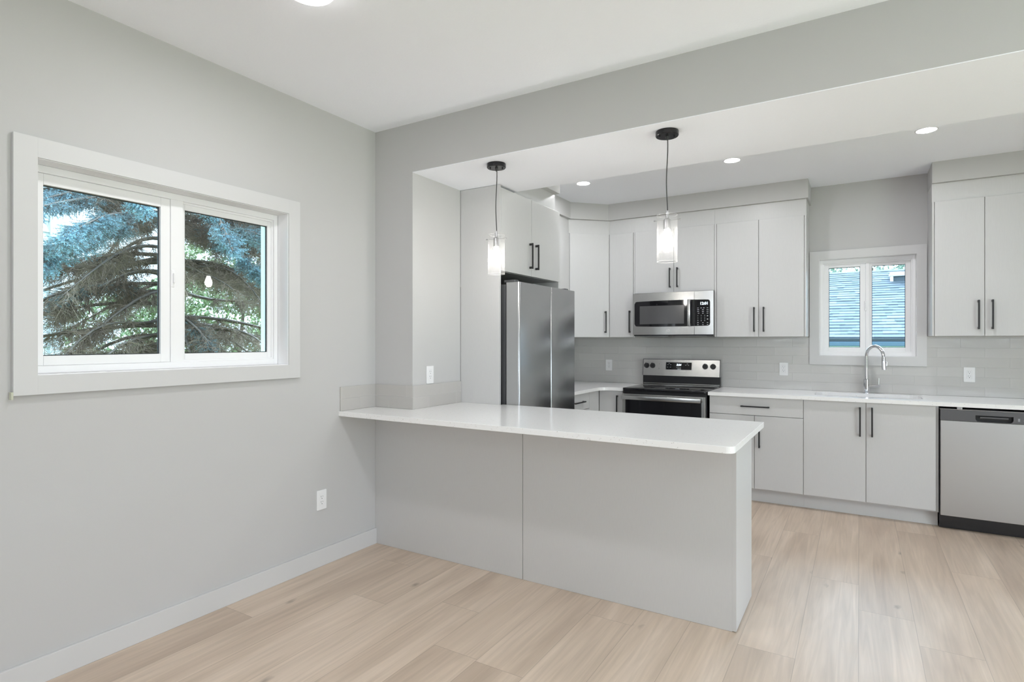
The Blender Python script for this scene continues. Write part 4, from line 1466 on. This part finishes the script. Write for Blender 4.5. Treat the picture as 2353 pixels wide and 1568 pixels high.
def shoots(O, D, length, n=26, nl=0.021, nw=0.0016, base_col=None):
    """needle-covered shoots; O,D arrays (m,3); returns triangles"""
    m_ = len(O)
    length = np.asarray(length).reshape(-1, 1, 1)
    t = rg.uniform(0.0, 1.0, (m_, n, 1))
    D3 = D[:, None, :]
    side = unit(np.cross(D3, rg.normal(size=(m_, n, 3))))
    lean = rg.uniform(0.45, 1.0, (m_, n, 1))
    nd = unit(side + D3 * lean)
    P = O[:, None, :] + D3 * t * length
    wv = unit(np.cross(nd, rg.normal(size=(m_, n, 3)))) * nw
    nlv = nl * rg.uniform(0.7, 1.15, (m_, n, 1))
    V = np.stack([P - wv, P + wv, P + nd * nlv], 2).reshape(-1, 3)
    F = np.arange(len(V)).reshape(-1, 3)
    c = np.repeat(base_col, n * 3, axis=0)
    c = c * rg.uniform(0.8, 1.15, (len(c) // 3, 1)).repeat(3, 0)
    return V, F, np.concatenate([c, np.ones((len(c), 1))], 1)


def spruce(root_loc, label, seed, boughs, trunk_h, trunk_r):
    global rg
    rg = np.random.default_rng(seed)
    root = thing('spruce_tree', label, 'tree', root_loc)
    base = np.array(root_loc)
    b = bmesh.new()
    tube(b, [(0.02 * math.sin(i), 0.02 * math.cos(i * 1.3), i * trunk_h / 8) for i in range(9)], [trunk_r * (1 - 0.09 * i) for i in range(9)], 12)
    tm = mat('spruce_bark', (0.10, 0.08, 0.065), 0.9); add_bump(tm, 30, 0.6, 0.01)
    obj('trunk', b, tm, root)
    tw0, tw1, tr0, tr1, tcol = [], [], [], [], []
    SO, SD, SLn, SCc = [], [], [], []
    for (az, z0_, ln, lift, droop, nb, kind) in boughs:
        # main axis polyline
        n = 12
        d0 = np.array([math.cos(az), math.sin(az), 0.0])
        ts = np.linspace(0, 1, n + 1)
        wob = rg.normal(scale=0.05, size=2)
        pts = np.stack([d0 * t * ln + np.array([-d0[1], d0[0], 0]) * wob[0] * math.sin(t * 5) + np.array([0, 0, z0_ + lift * t - droop * t * t + wob[1] * math.sin(t * 7)]) for t in ts])
        for i in range(n):
            tw0.append(pts[i]); tw1.append(pts[i + 1]); tr0.append(0.026 * (1 - ts[i]) + 0.004); tr1.append(0.026 * (1 - ts[i + 1]) + 0.004); tcol.append((0.20, 0.165, 0.14))
        # side branchlets
        for j in range(nb):
            t = rg.uniform(0.18, 1.0)
            i = min(int(t * n), n - 1)
            p = pts[i] + (pts[i + 1] - pts[i]) * (t * n - i)
            ax = unit(pts[i + 1] - pts[i])
            sd_ = (1 if j % 2 else -1) * np.array([-ax[1], ax[0], 0])
            blen = (0.62 * (1 - t) + 0.28) * rg.uniform(0.6, 1.1) * (0.8 if kind != 'bare' else 1.0)
            dd_ = unit(ax * rg.uniform(0.3, 0.9) + sd_ * rg.uniform(0.5, 1.0) + np.array([0, 0, rg.uniform(-0.45, 0.05)]))
            kk = 6
            q0 = p
            dirv = dd_
            inner = t < 0.5
            for s_ in range(kk):
                dirv = unit(dirv + np.array([0, 0, -0.14 if kind != 'bare' else -0.07]) + rg.normal(scale=0.10, size=3))
                q1 = q0 + dirv * blen / kk
                rad = 0.0048 * (1 - s_ / kk) + 0.0022
                tw0.append(q0); tw1.append(q1); tr0.append(rad); tr1.append(rad * 0.8)
                g_ = rg.uniform(0.75, 1.3)
                tcol.append((0.25 * g_, 0.185 * g_, 0.140 * g_))
                # twiglets / shoots
                fr_ = (s_ + 1) / kk
                nt_ = 3 if kind == 'bare' else 5
                for _ in range(nt_):
                    f_ = rg.uniform(0, 1)
                    o_ = q0 + (q1 - q0) * f_
                    lat = unit(np.cross(dirv, rg.normal(size=3)))
                    td = unit(dirv * rg.uniform(0.4, 1.0) + lat * rg.uniform(0.5, 1.0) + np.array([0, 0, -0.25]))
                    bare = kind == 'bare' or (inner and rg.random() < 0.65) or (kind == 'mixed' and rg.random() < 0.35 + 0.4 * (1 - fr_))
                    tl_ = rg.uniform(0.06, 0.15) * (1.7 if bare else 1)
                    e_ = o_ + td * tl_
                    if bare:
                        mid = o_ + td * tl_ * 0.5 + rg.normal(scale=0.020, size=3)
                        g_ = rg.uniform(0.7, 1.5)
                        for a0_, a1_ in ((o_, mid), (mid, e_)):
                            tw0.append(a0_); tw1.append(a1_); tr0.append(0.0021); tr1.append(0.0014); tcol.append((0.26 * g_, 0.195 * g_, 0.148 * g_))
                        for _2 in range(2):
                            e2 = mid + unit(td + rg.normal(scale=1.1, size=3)) * rg.uniform(0.04, 0.13)
                            tw0.append(mid); tw1.append(e2); tr0.append(0.0016); tr1.append(0.0010); tcol.append((0.26 * g_, 0.195 * g_, 0.148 * g_))
                    else:
                        tw0.append(o_); tw1.append(e_); tr0.append(0.0022); tr1.append(0.0014); tcol.append((0.16, 0.13, 0.1))
                        SO.append(o_ + td * tl_ * 0.15); SD.append(td); SLn.append(tl_ * 0.95)
                        blue = np.array([0.34, 0.57, 0.68]); dull = np.array([0.22, 0.31, 0.32]); deep = np.array([0.09, 0.16, 0.16])
                        if kind == 'blue':
                            mx_ = np.clip((t - 0.35) * 1.6 + (fr_ - 0.5) * 0.6 + rg.normal(scale=0.18), 0, 1)
                            c_ = dull * (1 - mx_) + blue * mx_
                        elif kind == 'deep':
                            c_ = deep * (1 - 0.3 * fr_) + blue * 0.18 * fr_
                        else:
                            mx_ = np.clip(0.25 + (fr_ - 0.5) * 0.5 + rg.normal(scale=0.15), 0, 0.6)
                            c_ = dull * (1 - mx_) + blue * mx_
                        SCc.append(c_)
    V, F = sticks(np.array(tw0), np.array(tw1), tr0, tr1)
    cc = np.repeat(np.array(tcol), 6, 0)
    mesh_np('branches', V, F, TWIG, root, np.concatenate([cc, np.ones((len(cc), 1))], 1))
    V, F, C = shoots(np.array(SO), np.array(SD), SLn, n=34, nl=0.0165, nw=0.0017, base_col=np.array(SCc))
    mesh_np('needles', V, F, NEED, root, C)
    print('spruce', len(tw0), len(SO))
    return root


rb = random.Random(3)
TX, TY = -7.1, 3.78
boughs = []
A0 = math.atan2(-1.9, 4.2)       # bearing from the trunk to the window
for i in range(26):            # upper drooping blue boughs
    boughs.append((A0 + rb.uniform(-1.2, 1.45), rb.uniform(3.2, 4.2), rb.uniform(1.9, 2.9), 0.15, rb.uniform(0.7, 1.15), 56, 'blue'))
for i in range(4):            # middle boughs, half dead inside
    boughs.append((A0 + rb.uniform(-1.5, 1.5), rb.uniform(2.3, 3.3), rb.uniform(1.3, 2.3), 0.1, rb.uniform(0.7, 1.0), 44, 'mixed'))
for i in range(62):            # lower dead, bare boughs
    az_ = A0 + rb.uniform(-2.0, 2.0)
    boughs.append((az_, rb.uniform(1.0, 3.5), rb.uniform(1.2, 2.6) if math.cos(az_) > -0.3 else 1.2, 0.0, rb.uniform(0.3, 1.3), 20, 'bare'))
for i in range(3):
    boughs.append((A0 + rb.uniform(-1.2, 1.2), rb.uniform(1.3, 2.1), rb.uniform(1.5, 2.2), 0.1, rb.uniform(0.5, 0.8), 36, 'mixed'))
spruce((TX, TY, -0.55), 'big blue spruce with drooping boughs filling the side window', 21, boughs, 7.0, 0.13)


def leafy(name, label, loc, blobs, n, size, cols, seed):
    g = np.random.default_rng(seed)
    root = thing(name, label, 'tree', loc)
    Vs, Cs = [], []
    tot = sum(b_[3] * b_[4] * b_[5] for b_ in blobs)
    for (cx_, cy_, cz_, rx_, ry_, rz_) in blobs:
        k = int(n * rx_ * ry_ * rz_ / tot)
        d = unit(g.normal(size=(k, 3))) * g.uniform(0.55, 1.0, (k, 1)) ** 0.5
        P = np.array([cx_, cy_, cz_]) + d * np.array([rx_, ry_, rz_])
        a = unit(g.normal(size=(k, 3))); b_ = unit(np.cross(a, g.normal(size=(k, 3))))
        s = size * g.uniform(0.6, 1.3, (k, 1))
        Vs.append(np.stack([P - a * s, P + b_ * s * 0.5, P + a * s, P - b_ * s * 0.5], 1).reshape(-1, 3))
        t = g.uniform(0, 1, (k, 1))
        c = np.array(cols[0]) * (1 - t) + np.array(cols[1]) * t
        Cs.append(np.repeat(np.concatenate([c, np.ones((k, 1))], 1), 4, 0))
    V = np.concatenate(Vs); F = np.arange(len(V)).reshape(-1, 4)
    mesh_np('foliage', V, F, LEAF, root, np.concatenate(Cs))
    # trunk and limbs
    b = bmesh.new()
    tube(b, [(0, 0, 0), (0.03, 0.02, 0.8), (0, 0, blobs[0][2])], [0.12, 0.09, 0.05], 10)
    for q_ in blobs:
        tube(b, [(0, 0, min(0.8, q_[2] * 0.5)), (q_[0] * 0.5, q_[1] * 0.5, q_[2] * 0.75), (q_[0], q_[1], q_[2])], [0.05, 0.035, 0.012], 7)
    obj('trunk', b, mat('bark', (0.12, 0.09, 0.07), 0.9), root)
    return root


# light green growth beyond the spruce
leafy('leafy_tree', 'light green leafy tree far behind the spruce, seen through gaps', (-12.6, 8.2, -0.55),
      [(0, 0, 2.2, 1.6, 2.4, 1.6), (0.3, -2.2, 1.7, 1.2, 1.6, 1.4), (0, 2.2, 2.0, 1.4, 1.6, 1.6), (0, 0.4, 3.6, 1.3, 1.8, 1.1)], 26000, 0.055,
      ((0.12, 0.18, 0.07), (0.34, 0.40, 0.22)), 4)
leafy('leafy_tree', 'pale leafy tree top above the shingle roof behind the sink', (0.3, 19.5, -0.55),
      [(0, 0, 4.0, 2.6, 1.6, 1.3), (-2.6, 0.4, 3.7, 2.0, 1.4, 1.2), (2.8, 0.2, 3.9, 2.2, 1.4, 1.2)], 24000, 0.045,
      ((0.16, 0.22, 0.17), (0.40, 0.50, 0.42)), 9)
